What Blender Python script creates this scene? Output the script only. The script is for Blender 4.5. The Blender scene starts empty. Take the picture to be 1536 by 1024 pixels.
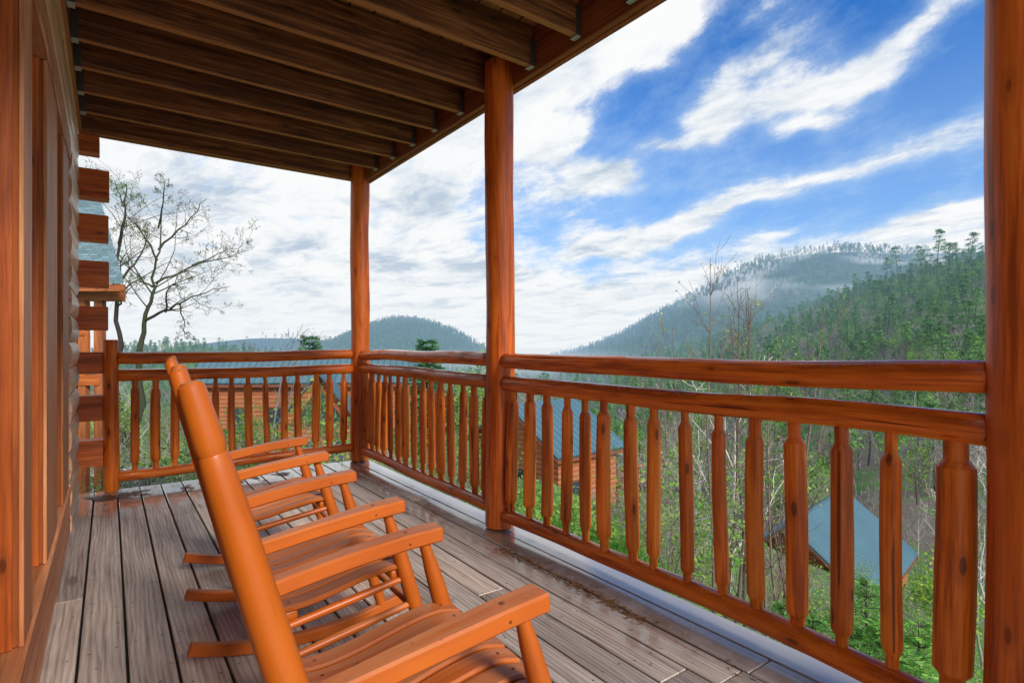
import bpy, math, random
import numpy as np
from mathutils import Vector, Matrix, noise

RND = random.Random(7)
SC = bpy.context.scene
COL = SC.collection
TH = math.radians(35.8)
ST, CT = math.sin(TH), math.cos(TH)
CAM_H = 1.15

def W(R, F, z):
    """valley frame (R across, F along the view over the valley) -> world"""
    return Vector((F*ST + R*CT, F*CT - R*ST, z))

def lerp(a,b,t): return a+(b-a)*t
def sstep(a, b, x):
    t = min(1.0, max(0.0, (x-a)/(b-a)))
    return t*t*(3-2*t)

# ------------------------------------------------------------------ mesh builder
class MB:
    def __init__(s):
        s.v=[]; s.f=[]; s.m=[]; s.rnd=[]; s.gc=[]
    def addv(s, co, gc=(0,0,0)):
        s.v.append((co[0],co[1],co[2])); s.gc.append((gc[0],gc[1],gc[2])); return len(s.v)-1
    def addf(s, idx, m=0, rnd=0.5):
        s.f.append(idx); s.m.append(m); s.rnd.append(rnd)
    def quad(s, a, b, c, d, m=0, rnd=None):
        r = RND.random() if rnd is None else rnd
        i = [s.addv(p, p) for p in (a,b,c,d)]
        s.addf(i, m, r)
    # sweep a chamfered rectangle along a path
    def bar(s, pts, wh, up=(0,0,1), ch=0.003, m=0, rnd=None, endch=True, off=None):
        rnd = RND.random() if rnd is None else rnd
        off = Vector((RND.uniform(0,60),RND.uniform(0,60),RND.uniform(0,60))) if off is None else off
        pts=[Vector(p) for p in pts]; n=len(pts)
        if not isinstance(wh, list): wh=[wh]*n
        up=Vector(up)
        rings=[]; dist=0
        def ring(p, t, w, h, d):
            side=t.cross(up).normalized(); u2=side.cross(t).normalized()
            c=min(ch, w*.45, h*.45); a=w/2; b=h/2
            prof=[(a-c,-b),(a,-b+c),(a,b-c),(a-c,b),(-a+c,b),(-a,b-c),(-a,-b+c),(-a+c,-b)]
            return [s.addv(p+side*x+u2*y, (off.x+d, off.y+x, off.z+y)) for x,y in prof]
        for i,p in enumerate(pts):
            if i==0: t=(pts[1]-pts[0]).normalized()
            elif i==n-1: t=(pts[-1]-pts[-2]).normalized()
            else: t=((pts[i+1]-p).normalized()+(p-pts[i-1]).normalized()).normalized()
            if i>0: dist+=(p-pts[i-1]).length
            w,h=wh[i]
            if i==0 and endch:
                rings.append(ring(p, t, w-2*ch, h-2*ch, dist)); rings.append(ring(p+t*ch, t, w, h, dist+ch))
            elif i==n-1 and endch:
                rings.append(ring(p-t*ch, t, w, h, dist-ch)); rings.append(ring(p, t, w-2*ch, h-2*ch, dist))
            else: rings.append(ring(p,t,w,h,dist))
        for a,b in zip(rings[:-1], rings[1:]):
            for k in range(8):
                s.addf([a[k],a[(k+1)%8],b[(k+1)%8],b[k]], m, rnd)
        s.addf(list(reversed(rings[0])), m, rnd); s.addf(rings[-1], m, rnd)
    def box(s, lo, hi, axis=1, ch=0.003, m=0, rnd=None):
        lo=Vector(lo); hi=Vector(hi); c=(lo+hi)/2; d=hi-lo
        if axis==0: s.bar([(lo.x,c.y,c.z),(hi.x,c.y,c.z)], (d.y,d.z), (0,0,1), ch, m, rnd)
        elif axis==1: s.bar([(c.x,lo.y,c.z),(c.x,hi.y,c.z)], (d.x,d.z), (0,0,1), ch, m, rnd)
        else: s.bar([(c.x,c.y,lo.z),(c.x,c.y,hi.z)], (d.x,d.y), (0,1,0), ch, m, rnd)
    # round section along a path
    def tube(s, pts, radii, n=8, m=0, rnd=None, caps=True, rfun=None, off=None):
        rnd = RND.random() if rnd is None else rnd
        off = Vector((RND.uniform(0,60),RND.uniform(0,60),RND.uniform(0,60))) if off is None else off
        pts=[Vector(p) for p in pts]; N=len(pts)
        if not isinstance(radii,(list,tuple)): radii=[radii]*N
        t0=(pts[-1]-pts[0]).normalized()
        ref=Vector((0,0,1)) if abs(t0.z)<.8 else Vector((1,0,0))
        rings=[]; d=0
        for i,p in enumerate(pts):
            if i==0: t=pts[1]-pts[0]
            elif i==N-1: t=pts[-1]-pts[-2]
            else: t=pts[i+1]-pts[i-1]
            if t.length<1e-9: t=t0.copy()
            t.normalize()
            if i>0: d+=(p-pts[i-1]).length
            a=t.cross(ref)
            if a.length<1e-4: a=t.cross(Vector((0,1,0)))
            a.normalize(); b=a.cross(t).normalized()
            rg=[]
            for k in range(n):
                th=2*math.pi*k/n
                r=radii[i]*(rfun(d,th) if rfun else 1)
                x=math.cos(th)*r; y=math.sin(th)*r
                rg.append(s.addv(p+a*x+b*y,(off.x+d,off.y+x,off.z+y)))
            rings.append(rg)
        for a,b in zip(rings[:-1],rings[1:]):
            for k in range(n): s.addf([a[k],b[k],b[(k+1)%n],a[(k+1)%n]],m,rnd)
        if caps:
            s.addf(rings[0],m,rnd); s.addf(list(reversed(rings[-1])),m,rnd)
    # peeled, slightly hewn log
    def log(s, p0, p1, r, seed=0, n=20, twist=.5, step=.07, wob=.005, hew=.5, prof=None, m=0, taper=0.0, bev=.012):
        p0=Vector(p0); p1=Vector(p1); L=(p1-p0).length; t=(p1-p0)/L
        a=t.orthogonal().normalized(); b=t.cross(a)
        N=max(3,int(L/step)); pts=[];rad=[]
        zs=[0,bev]+[bev+(L-2*bev)*i/N for i in range(1,N)]+[L-bev,L]
        if prof:
            zs=sorted(set(zs+[z for z,_ in prof if 0<=z<=L]))
        for z in zs:
            o1=noise.noise((z*1.1,seed*3.7,1.3))*wob*2; o2=noise.noise((z*1.1,seed*3.7,7.9))*wob*2
            pts.append(p0+t*z+a*o1+b*o2)
            rr=r*(1-taper*(z/L))*(1+.05*noise.noise((z*2.3,seed*1.7,4.4)))
            if prof:
                k=1
                for (za,ka),(zb,kb) in zip(prof[:-1],prof[1:]):
                    if za<=z<=zb: k=ka+(kb-ka)*((z-za)/max(1e-6,zb-za)); break
                rr*=k
            elif z==0 or z==L: rr*=.82
            rad.append(rr)
        mseg=7+int(seed)%3
        if twist==0: n=mseg*2
        ph=(seed*1.37)%6.28
        def rf(d,th):
            q=2*math.pi/mseg
            x=((th+q/2+twist*noise.noise((d*1.2,seed*2.1,0)))%q)-q/2
            fac=math.cos(q/2)/math.cos(x)
            return 1+hew*(fac-1)*(.6+.8*noise.noise((d*1.7,seed,th)))+.025*noise.noise((d*5,math.cos(th)*1.5+seed*9,math.sin(th)*1.5))
        s.tube(pts,rad,n,m,rfun=rf)
    def mesh(s, name, mats, smooth=35):
        me=bpy.data.meshes.new(name)
        me.from_pydata(s.v,[],s.f)
        for mt in mats: me.materials.append(mt)
        me.polygons.foreach_set('material_index', np.array(s.m,dtype=np.int32))
        a=me.attributes.new('rnd','FLOAT','FACE'); a.data.foreach_set('value',np.array(s.rnd,dtype=np.float32))
        g=me.attributes.new('gc','FLOAT_VECTOR','POINT'); g.data.foreach_set('vector',np.array(s.gc,dtype=np.float32).ravel())
        if smooth:
            me.polygons.foreach_set('use_smooth', np.ones(len(s.f),dtype=bool))
            me.set_sharp_from_angle(angle=math.radians(smooth))
        me.update()
        return me
    def build(s, name, mats, parent=None, smooth=35, loc=None):
        if not isinstance(mats,(list,tuple)): mats=[mats]
        o=bpy.data.objects.new(name, s.mesh(name,mats,smooth)); COL.objects.link(o)
        if parent: o.parent=parent
        if loc is not None: o.location=loc
        return o

def tag(o, label=None, cat=None, group=None, kind=None):
    if label: o['label']=label
    if cat: o['category']=cat
    if group: o['group']=group
    if kind: o['kind']=kind
    return o
def empty(name, loc=(0,0,0), rz=0):
    o=bpy.data.objects.new(name,None); o.location=loc; o.rotation_euler=(0,0,rz); o.empty_display_size=.1
    COL.objects.link(o); return o
def copy_tree(o, parent=None):
    c=o.copy(); COL.objects.link(c); c.parent=parent
    for ch in list(o.children): copy_tree(ch,c)
    return c

# ------------------------------------------------------------------ node helpers
class NT:
    def __init__(s, nt): s.nt=nt; s.n=nt.nodes; s.l=nt.links
    def node(s, typ, **kw):
        nd=s.n.new(typ)
        for k,v in kw.items(): setattr(nd,k,v)
        return nd
    def set(s, sock, v):
        if isinstance(v, bpy.types.NodeSocket): s.l.new(v,sock)
        elif v is not None:
            if sock.type=='RGBA' and len(v)==3: v=(*v,1)
            sock.default_value=v
    def math(s, op, a, b=None, c=None, clamp=False):
        nd=s.node('ShaderNodeMath',operation=op,use_clamp=clamp)
        s.set(nd.inputs[0],a)
        if b is not None: s.set(nd.inputs[1],b)
        if c is not None: s.set(nd.inputs[2],c)
        return nd.outputs[0]
    def vmath(s, op, a, b=None, out=0):
        nd=s.node('ShaderNodeVectorMath',operation=op)
        s.set(nd.inputs[0],a)
        if b is not None:
            s.set(nd.inputs[3 if op=='SCALE' else 1],b)
        return nd.outputs[out]
    def mix(s, f, a, b, blend='MIX'):
        nd=s.node('ShaderNodeMix',data_type='RGBA',blend_type=blend)
        s.set(nd.inputs[0],f); s.set(nd.inputs[6],a); s.set(nd.inputs[7],b)
        return nd.outputs[2]
    def ramp(s, f, stops, interp='LINEAR'):
        nd=s.node('ShaderNodeValToRGB'); cr=nd.color_ramp; cr.interpolation=interp
        while len(cr.elements)<len(stops): cr.elements.new(.5)
        for e,(p,c) in zip(cr.elements,stops):
            e.position=p; e.color=(*c,1) if len(c)==3 else c
        s.set(nd.inputs[0],f); return nd.outputs[0]
    def smooth(s, x, a, b, lo=0., hi=1.):
        nd=s.node('ShaderNodeMapRange',interpolation_type='SMOOTHSTEP')
        s.set(nd.inputs[0],x); s.set(nd.inputs[1],a); s.set(nd.inputs[2],b); s.set(nd.inputs[3],lo); s.set(nd.inputs[4],hi)
        return nd.outputs[0]
    def noise(s, vec, scale=5, detail=4, rough=.55, dist=0, out=0):
        nd=s.node('ShaderNodeTexNoise')
        if vec is not None: s.set(nd.inputs['Vector'],vec)
        s.set(nd.inputs['Scale'],scale); s.set(nd.inputs['Detail'],detail); s.set(nd.inputs['Roughness'],rough); s.set(nd.inputs['Distortion'],dist)
        return nd.outputs[out]
    def attr(s, name, out=2):
        nd=s.node('ShaderNodeAttribute',attribute_name=name); return nd.outputs[out]
    def mul3(s, v, sc): return s.vmath('MULTIPLY', v, sc)
    def comb(s,x,y,z):
        nd=s.node('ShaderNodeCombineXYZ')
        s.set(nd.inputs[0],x); s.set(nd.inputs[1],y); s.set(nd.inputs[2],z); return nd.outputs[0]
    def sep(s,v):
        nd=s.node('ShaderNodeSeparateXYZ'); s.set(nd.inputs[0],v); return nd.outputs
    def bump(s,h,strength=.3,dist=.01):
        nd=s.node('ShaderNodeBump'); s.set(nd.inputs['Strength'],strength); s.set(nd.inputs['Distance'],dist); s.set(nd.inputs['Height'],h); return nd.outputs[0]

def new_mat(name):
    m=bpy.data.materials.new(name); m.use_nodes=True
    t=NT(m.node_tree); m.node_tree.nodes.clear()
    return m,t
def bsdf(t, color, rough=.5, normal=None, spec=.5, metal=0, coat=0, coatr=.1):
    p=t.node('ShaderNodeBsdfPrincipled')
    t.set(p.inputs['Base Color'],color); t.set(p.inputs['Roughness'],rough); t.set(p.inputs['Metallic'],metal)
    t.set(p.inputs['Specular IOR Level'],spec)
    t.set(p.inputs['Coat Weight'],coat); t.set(p.inputs['Coat Roughness'],coatr)
    if normal is not None: t.set(p.inputs['Normal'],normal); 
    return p.outputs[0]
def out(t, sh):
    o=t.node('ShaderNodeOutputMaterial'); t.l.new(sh,o.inputs[0])

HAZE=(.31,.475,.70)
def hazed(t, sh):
    """valley mist painted as a glow over surfaces: thickens with distance from the house and lies as cloud on the slopes"""
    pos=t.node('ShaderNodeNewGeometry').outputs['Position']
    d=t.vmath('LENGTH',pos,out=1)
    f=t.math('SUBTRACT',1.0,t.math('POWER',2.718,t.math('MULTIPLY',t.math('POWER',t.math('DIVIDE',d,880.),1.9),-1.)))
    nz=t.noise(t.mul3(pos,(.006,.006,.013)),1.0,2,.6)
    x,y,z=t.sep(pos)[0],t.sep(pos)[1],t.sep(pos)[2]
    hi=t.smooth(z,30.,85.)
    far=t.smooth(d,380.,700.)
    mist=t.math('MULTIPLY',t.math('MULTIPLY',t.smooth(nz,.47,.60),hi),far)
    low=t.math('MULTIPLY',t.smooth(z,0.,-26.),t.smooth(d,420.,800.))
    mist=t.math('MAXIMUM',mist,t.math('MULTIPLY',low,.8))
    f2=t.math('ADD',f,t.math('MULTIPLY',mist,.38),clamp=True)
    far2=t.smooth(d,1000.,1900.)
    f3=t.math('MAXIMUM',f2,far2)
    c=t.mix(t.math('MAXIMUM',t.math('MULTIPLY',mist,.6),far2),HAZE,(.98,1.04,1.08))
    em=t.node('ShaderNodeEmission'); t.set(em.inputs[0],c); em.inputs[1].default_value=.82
    mx=t.node('ShaderNodeMixShader'); t.set(mx.inputs[0],f3); t.l.new(sh,mx.inputs[1]); t.l.new(em.outputs[0],mx.inputs[2])  # haze light mixed over the surface's own shading
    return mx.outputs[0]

def wood(name, dark, mid, light, rough=.45, coat=.15, knot=.8, crack=.6, bump=.25, wet=0., streak=18., fine=90., under_lit=0.):
    m,t=new_mat(name)
    g=t.attr('gc',1)
    oi=t.node('ShaderNodeObjectInfo').outputs['Random']
    g=t.vmath('ADD',g,t.comb(t.math('MULTIPLY',oi,37.),t.math('MULTIPLY',oi,11.),0.))
    n1=t.noise(t.mul3(g,(1.3,streak,streak)),1,5,.6,.4)
    n2=t.noise(t.mul3(g,(4.,fine,fine)),1,3,.6)
    nb=t.noise(t.mul3(g,(1.6,4.,4.)),1,3,.5)
    v=t.math('ADD',t.math('MULTIPLY',n1,.62),t.math('MULTIPLY',n2,.38))
    c=t.ramp(v,[(.40,dark),(.50,mid),(.61,light)])
    c=t.mix(t.smooth(nb,.35,.7,.0,.45),c,t.mix(.5,dark,mid))
    r=t.attr('rnd',2)
    c=t.mix(1.0,c,t.ramp(r,[(0,(.78,.76,.74)),(1,(1.12,1.1,1.06))]),'MULTIPLY')
    vo=t.node('ShaderNodeTexVoronoi'); t.set(vo.inputs['Vector'],t.mul3(g,(4.5,13.,13.))); vo.inputs['Scale'].default_value=1
    kd=t.math('ADD',vo.outputs['Distance'],t.math('MULTIPLY',t.math('SUBTRACT',n1,.5),.15))
    km=t.smooth(kd,.15,.09,0.,knot)
    c=t.mix(t.smooth(kd,.34,.18,0.,.5*knot),c,dark)
    c=t.mix(km,c,tuple(x*.28 for x in dark))
    nc=t.noise(t.mul3(g,(.9,42.,42.)),1,2,.5)
    cm=t.smooth(nc,.685,.71,0.,crack)
    c=t.mix(cm,c,tuple(x*.12 for x in dark))
    if under_lit:  # downward faces lightened in colour, standing for light bounced off the deck
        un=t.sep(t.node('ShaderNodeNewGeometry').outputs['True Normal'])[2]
        c=t.mix(t.smooth(un,-.4,-.9,0.,under_lit),c,tuple(min(1.,x*1.25) for x in light))
    h=t.math('SUBTRACT',t.math('ADD',t.math('MULTIPLY',n2,.5),n1),t.math('MULTIPLY',cm,2.))
    rr=rough; ct=coat
    if wet:
        pos=t.node('ShaderNodeNewGeometry'); nz=t.sep(pos.outputs['Normal'])[2]
        wn=t.noise(t.mul3(g,(5.,14.,14.)),1,3,.6)
        up=t.math('MULTIPLY',t.smooth(nz,.15,.8),t.smooth(wn,.38,.58))
        up=t.math('MULTIPLY',up,wet)
        rr=t.math('ADD',t.math('MULTIPLY',up,.16-rough),rough)
        c=t.mix(t.math('MULTIPLY',up,.45),c,dark)
        ct=t.math('MULTIPLY_ADD',up,.75,coat)
        dr=t.noise(t.mul3(g,(60.,60.,60.)),1,2,.5)
        h=t.math('ADD',h,t.math('MULTIPLY',t.smooth(dr,.58,.66),up))
    out(t,bsdf(t,c,rr,t.bump(h,bump,.005),.35,0,ct,.16))
    return m

M={}
M['stain']=wood('stained_log',(.38,.066,.005),(.78,.165,.009),(.92,.26,.022),.5,.08,.8,.7,.5)
M['rail']=wood('stained_rail',(.36,.058,.005),(.80,.165,.010),(.92,.25,.022),.48,.12,.7,.8,.55,wet=1.)
M['post']=wood('stained_post',(.30,.050,.005),(.62,.118,.009),(.76,.18,.017),.48,.12,.6,.6,.45)
M['trim']=wood('rough_sawn_trim',(.30,.070,.014),(.42,.108,.020),(.52,.150,.032),.8,.0,.3,.2,.7)
M['pale']=wood('sky_lit_sawn_edge',(.46,.150,.055),(.66,.26,.10),(.80,.40,.19),.6,.0,.2,.5,.9,streak=40)  # rough-sawn edge, colour lightened as if catching the open sky
M['siding']=wood('log_siding',(.62,.32,.16),(.78,.45,.25),(.86,.58,.36),.5,.2,.8,.3,.2)
M['logend']=wood('dark_log_end',(.30,.055,.009),(.60,.125,.016),(.74,.18,.026),.5,.15,.7,.7,.3)
M['joist']=wood('joist_wood',(.065,.022,.007),(.20,.066,.018),(.42,.17,.055),.7,.0,.55,.3,.6,streak=26,fine=120,under_lit=.75)
M['beam']=wood('beam_wood',(.22,.060,.018),(.34,.10,.03),(.46,.155,.05),.6,.05,.8,.3,.4)

def chair_paint():
    m,t=new_mat('orange_chair_paint')
    g=t.attr('gc',1)
    geo=t.node('ShaderNodeNewGeometry'); nz=t.sep(geo.outputs['Normal'])[2]
    n1=t.noise(t.mul3(g,(2.,60.,60.)),1,4,.6)
    n2=t.noise(t.mul3(g,(6.,160.,160.)),1,2,.6)
    nb=t.noise(t.mul3(g,(4.,7.,7.)),1,3,.5)
    c=t.mix(t.smooth(nb,.3,.7),(.42,.085,.005),(.49,.110,.007))
    worn=t.math('MULTIPLY',t.smooth(nz,.5,.9),t.smooth(t.math('ADD',t.math('MULTIPLY',n1,.6),t.math('MULTIPLY',nb,.4)),.36,.62))
    c=t.mix(t.math('MULTIPLY',worn,.55),c,(.60,.26,.11))
    c=t.mix(t.smooth(n2,.62,.72,0.,.3),c,(.22,.05,.008))
    c=t.mix(t.smooth(n1,.55,.72,0.,.28),c,(.32,.07,.01))
    rv=t.attr('rnd',2)
    c=t.mix(1.,c,t.ramp(rv,[(0,(.35,.3,.3)),(.01,(.86,.84,.8)),(1,(1.08,1.06,1.04))]),'MULTIPLY')
    sp=t.noise(t.mul3(g,(45.,45.,45.)),1,2,.5)
    c=t.mix(t.smooth(sp,.72,.76,0.,.5),c,(.16,.045,.012))
    rr=t.math('ADD',.3,t.math('MULTIPLY',nb,.25))
    out(t,bsdf(t,c,rr,t.bump(t.math('ADD',n1,n2),.12,.002),.35,0,.10,.25))
    return m
M['chair']=chair_paint()

def deck_mat():
    m,t=new_mat('weathered_deck_boards')
    g=t.attr('gc',1); r=t.attr('rnd',2)
    pos=t.node('ShaderNodeNewGeometry').outputs['Position']; px,py,pz=t.sep(pos)
    d1=t.noise(t.mul3(g,(.9,5.,5.)),1,3,.5)
    gx,gy,gz=t.sep(g)
    band=t.math('SINE',t.math('ADD',t.math('MULTIPLY',gy,330.),t.math('MULTIPLY',d1,34.)))
    band=t.math('MULTIPLY_ADD',band,.5,.5)
    n1=t.noise(t.mul3(g,(2.,40.,40.)),1,5,.65)
    n2=t.noise(t.mul3(g,(5.,170.,170.)),1,3,.6)
    nb=t.noise(t.mul3(pos,(1.4,1.0,1.)),1,4,.6)
    v=t.math('ADD',t.math('ADD',t.math('MULTIPLY',band,.11),t.math('MULTIPLY',n1,.56)),t.math('MULTIPLY',n2,.33))
    c=t.ramp(v,[(.34,(.21,.165,.135)),(.48,(.41,.345,.29)),(.64,(.60,.53,.465))])
    c=t.mix(1.0,c,t.ramp(r,[(0,(.58,.55,.53)),(.5,(.92,.90,.89)),(1,(1.22,1.15,1.08))]),'MULTIPLY')
    c=t.mix(t.smooth(nb,.4,.75,0.,.45),c,t.mix(.5,c,(.11,.075,.05)))
    # stains and nail marks
    sp=t.noise(t.mul3(g,(26.,26.,26.)),1,2,.5)
    c=t.mix(t.smooth(sp,.70,.76,0.,.6),c,(.05,.04,.033))
    vo=t.node('ShaderNodeTexVoronoi'); t.set(vo.inputs['Vector'],t.mul3(g,(1.6,6.,6.))); vo.inputs['Scale'].default_value=1
    kd=t.math('ADD',vo.outputs['Distance'],t.math('MULTIPLY',t.math('SUBTRACT',n1,.5),.12))
    c=t.mix(t.smooth(kd,.16,.07,0.,.6),c,(.055,.04,.03))
    bx=t.math('FRACT',t.math('DIVIDE',t.math('ADD',px,1.411),.147)); by=t.math('FRACT',t.math('ADD',t.math('DIVIDE',py,.406),t.math('MULTIPLY',r,.12)))
    ddx=t.math('MULTIPLY',t.math('SUBTRACT',t.math('ABSOLUTE',t.math('SUBTRACT',bx,.468)),.29),.147); ddy=t.math('MULTIPLY',t.math('SUBTRACT',by,.5),.406)
    nd=t.math('SQRT',t.math('ADD',t.math('MULTIPLY',ddx,ddx),t.math('MULTIPLY',ddy,ddy)))
    c=t.mix(t.smooth(nd,.0062,.003,0.,.85),c,(.035,.028,.024))
    # rain blown in along the open edges
    wn=t.noise(t.mul3(pos,(2.2,2.2,1.)),1,5,.62)
    wn2=t.noise(t.mul3(pos,(9.,4.,1.)),1,3,.6)
    ex=t.smooth(t.math('ADD',px,t.math('MULTIPLY',t.math('SUBTRACT',wn,.5),.9)),1.66,1.90)
    ey=t.smooth(t.math('ADD',py,t.math('MULTIPLY',t.math('SUBTRACT',wn,.5),.9)),4.45,5.0)
    wet=t.math('MAXIMUM',ex,ey)
    wet=t.math('MULTIPLY',wet,t.smooth(wn2,.25,.5,.45,1.))
    c=t.mix(t.math('MULTIPLY',wet,.55),c,(.13,.085,.06))
    sheen_strip=t.smooth(px,1.955,1.975)
    c=t.mix(t.math('MULTIPLY',sheen_strip,.65),c,(.50,.49,.46))  # outer board paled to stand for sky reflected off the wet
    brown=t.math('MULTIPLY',t.math('MULTIPLY',t.smooth(py,4.95,5.1),t.smooth(py,5.38,5.25)),t.smooth(t.noise(t.mul3(pos,(5.,3.,1.)),1,3,.6),.5,.56))
    brown=t.math('MULTIPLY',brown,t.smooth(px,1.7,1.4))
    c=t.mix(brown,c,(.06,.025,.01))
    damp=t.smooth(nb,.42,.62)
    rr=t.math('MULTIPLY_ADD',wet,-.36,t.math('MULTIPLY_ADD',damp,-.14,.56))
    rr=t.math('MULTIPLY_ADD',brown,.35,rr)
    h=t.math('MULTIPLY',v,t.math('MULTIPLY_ADD',wet,-.8,1.))
    out(t,bsdf(t,c,rr,t.bump(h,.5,.004),.5,0,t.math('MULTIPLY',t.math('SUBTRACT',wet,brown,clamp=True),1.),.07))
    return m
M['deck']=deck_mat()

def plain(name,col,rough=.5,metal=0,noise_amt=.25,scale=30,haze=False,spec=.5):
    m,t=new_mat(name)
    pos=t.node('ShaderNodeNewGeometry').outputs['Position']
    n=t.noise(pos,scale,4,.6)
    c=t.mix(n,tuple(x*(1-noise_amt) for x in col),tuple(x*(1+noise_amt) for x in col))
    s=bsdf(t,c,rough,None,spec,metal)
    out(t,hazed(t,s) if haze else s); return m
M['steel']=plain('galvanised_steel',(.50,.47,.44),.45,.3)
M['hangerdark']=plain('weathered_hanger_steel',(.075,.06,.05),.6,.3)
M['void']=plain('dark_gap',(.012,.01,.009),.9)

def glass(name):
    m,t=new_mat(name)
    out(t,bsdf(t,(.03,.04,.045),.06,None,.6)); return m
M['glass']=glass('dark_window_glass')

def shingle(name,col,haze=True,rows=6.,ribs=False):
    m,t=new_mat(name)
    g=t.attr('gc',1); x,y,z=t.sep(g)
    if ribs:
        w=t.math('PINGPONG',t.math('MULTIPLY',y,2.2),.5)
        line=t.smooth(w,.13,.04)
        n=t.noise(t.mul3(g,(.5,.5,.5)),1,4,.6)
        n2=t.noise(t.mul3(g,(.3,6.,6.)),1,3,.6)
        c=t.mix(n,tuple(a*.75 for a in col),tuple(a*1.2 for a in col))
        c=t.mix(t.smooth(n2,.5,.7,0.,.3),c,tuple(a*.6 for a in col))
        c=t.mix(t.math('MULTIPLY',line,.7),c,tuple(a*.4 for a in col)); h=line
        s=bsdf(t,c,.5,t.bump(h,.5,.03),.3)
    else:
        br=t.node('ShaderNodeTexBrick'); t.set(br.inputs['Vector'],t.comb(y,x,0.))
        br.inputs['Scale'].default_value=rows
        t.set(br.inputs['Color1'],tuple(a*.75 for a in col)); t.set(br.inputs['Color2'],tuple(a*1.2 for a in col)); t.set(br.inputs['Mortar'],tuple(a*.4 for a in col))
        br.inputs['Mortar Size'].default_value=.02
        n=t.noise(t.mul3(g,(1.,1.,1.)),2,4,.6)
        c=t.mix(1.,br.outputs['Color'],t.ramp(n,[(.2,(.7,.72,.74)),(.8,(1.15,1.15,1.12))]),'MULTIPLY')
        s=bsdf(t,c,.8)
    out(t,hazed(t,s) if haze else s); return m
M['shingle_near']=shingle('teal_shingle',(.14,.225,.25),False,3.2)
M['roof_far']=shingle('teal_metal_roof',(.08,.165,.20),True,1.,True)
M['roof_blue']=shingle('blue_metal_roof',(.085,.17,.20),True,1.,True)

def logwall(name,col,pitch=.3,haze=True):
    m,t=new_mat(name)
    pos=t.node('ShaderNodeNewGeometry').outputs['Position']; x,y,z=t.sep(pos)
    w=t.math('PINGPONG',t.math('DIVIDE',z,pitch),.5)
    line=t.smooth(w,.12,.0)
    n=t.noise(t.mul3(pos,(.7,.7,9.)),1,4,.6)
    c=t.mix(n,tuple(a*.7 for a in col),tuple(a*1.3 for a in col))
    c=t.mix(t.math('MULTIPLY',line,.75),c,tuple(a*.25 for a in col))
    s=bsdf(t,c,.6,t.bump(w,.6,.1))
    out(t,hazed(t,s) if haze else s); return m
M['logwall']=logwall('far_log_wall',(.40,.13,.05))
M['logtrim']=plain('far_wood_trim',(.20,.06,.025),.6,0,.3,3,True)
M['glass_far']=plain('far_window_glass',(.035,.05,.065),.15,0,.3,1,True,.6)

def leaf(name,cols,trans=.35,haze=True,zvar=None):
    m,t=new_mat(name)
    r=t.attr('rnd',2)
    n=len(cols)
    c=t.ramp(r,[(i/(n-1),cc) for i,cc in enumerate(cols)])
    oi=t.node('ShaderNodeObjectInfo').outputs['Random']
    c=t.mix(1.,c,t.ramp(oi,[(0,(.68,.74,.78)),(.5,(1,1,1)),(1,(1.3,1.18,.85))]),'MULTIPLY')
    d=t.node('ShaderNodeBsdfPrincipled'); t.set(d.inputs['Base Color'],c); d.inputs['Roughness'].default_value=.6; d.inputs['Specular IOR Level'].default_value=.25
    tr=t.node('ShaderNodeBsdfTranslucent'); t.set(tr.inputs[0],c)
    mx=t.node('ShaderNodeMixShader'); mx.inputs[0].default_value=trans
    t.l.new(d.outputs[0],mx.inputs[1]); t.l.new(tr.outputs[0],mx.inputs[2])
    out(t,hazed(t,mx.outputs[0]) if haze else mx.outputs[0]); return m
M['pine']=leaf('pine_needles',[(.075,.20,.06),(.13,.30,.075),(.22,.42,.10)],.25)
M['spring']=leaf('spring_leaves',[(.11,.26,.035),(.20,.42,.055),(.33,.52,.09)],.4)
M['yellow']=leaf('yellow_spring_leaves',[(.20,.25,.05),(.34,.36,.09),(.45,.43,.16)],.4)
M['bush']=leaf('bush_leaves',[(.095,.23,.045),(.17,.35,.06),(.27,.44,.09),(.40,.48,.14)],.4)
M['fir']=leaf('fir_sprays',[(.10,.27,.06),(.18,.42,.08),(.30,.56,.13)],.4)
M['firblue']=leaf('blue_fir_sprays',[(.07,.20,.08),(.12,.31,.11),(.20,.42,.16)],.35)
M['bud']=leaf('leaf_buds',[(.22,.30,.07),(.40,.45,.14),(.55,.55,.25)],.4)
M['dry']=leaf('dry_leaves',[(.10,.045,.02),(.17,.08,.035),(.24,.13,.06)],.2)
M['grass']=leaf('grass_blades',[(.06,.19,.025),(.12,.32,.045),(.20,.42,.07)],.4)
def bark(name,a,b):
    m,t=new_mat(name)
    g=t.attr('gc',1)
    n=t.noise(t.mul3(g,(3.,18.,18.)),1,4,.6)
    oi=t.node('ShaderNodeObjectInfo').outputs['Random']
    c=t.mix(n,a,b)
    c=t.mix(1.,c,t.ramp(oi,[(0,(.65,.65,.68)),(1,(1.3,1.25,1.2))]),'MULTIPLY')
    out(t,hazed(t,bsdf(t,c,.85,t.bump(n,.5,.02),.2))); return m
M['bark']=bark('grey_bark',(.15,.13,.125),(.38,.35,.34))
M['barkdark']=bark('dark_bark',(.030,.026,.024),(.09,.075,.062))
M['barkmoss']=bark('mossy_bark',(.025,.028,.018),(.085,.09,.045))
M['barkpale']=bark('pale_bark',(.28,.26,.255),(.60,.58,.57))
M['barkred']=bark('reddish_twig_bark',(.07,.035,.03),(.17,.09,.07))

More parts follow.
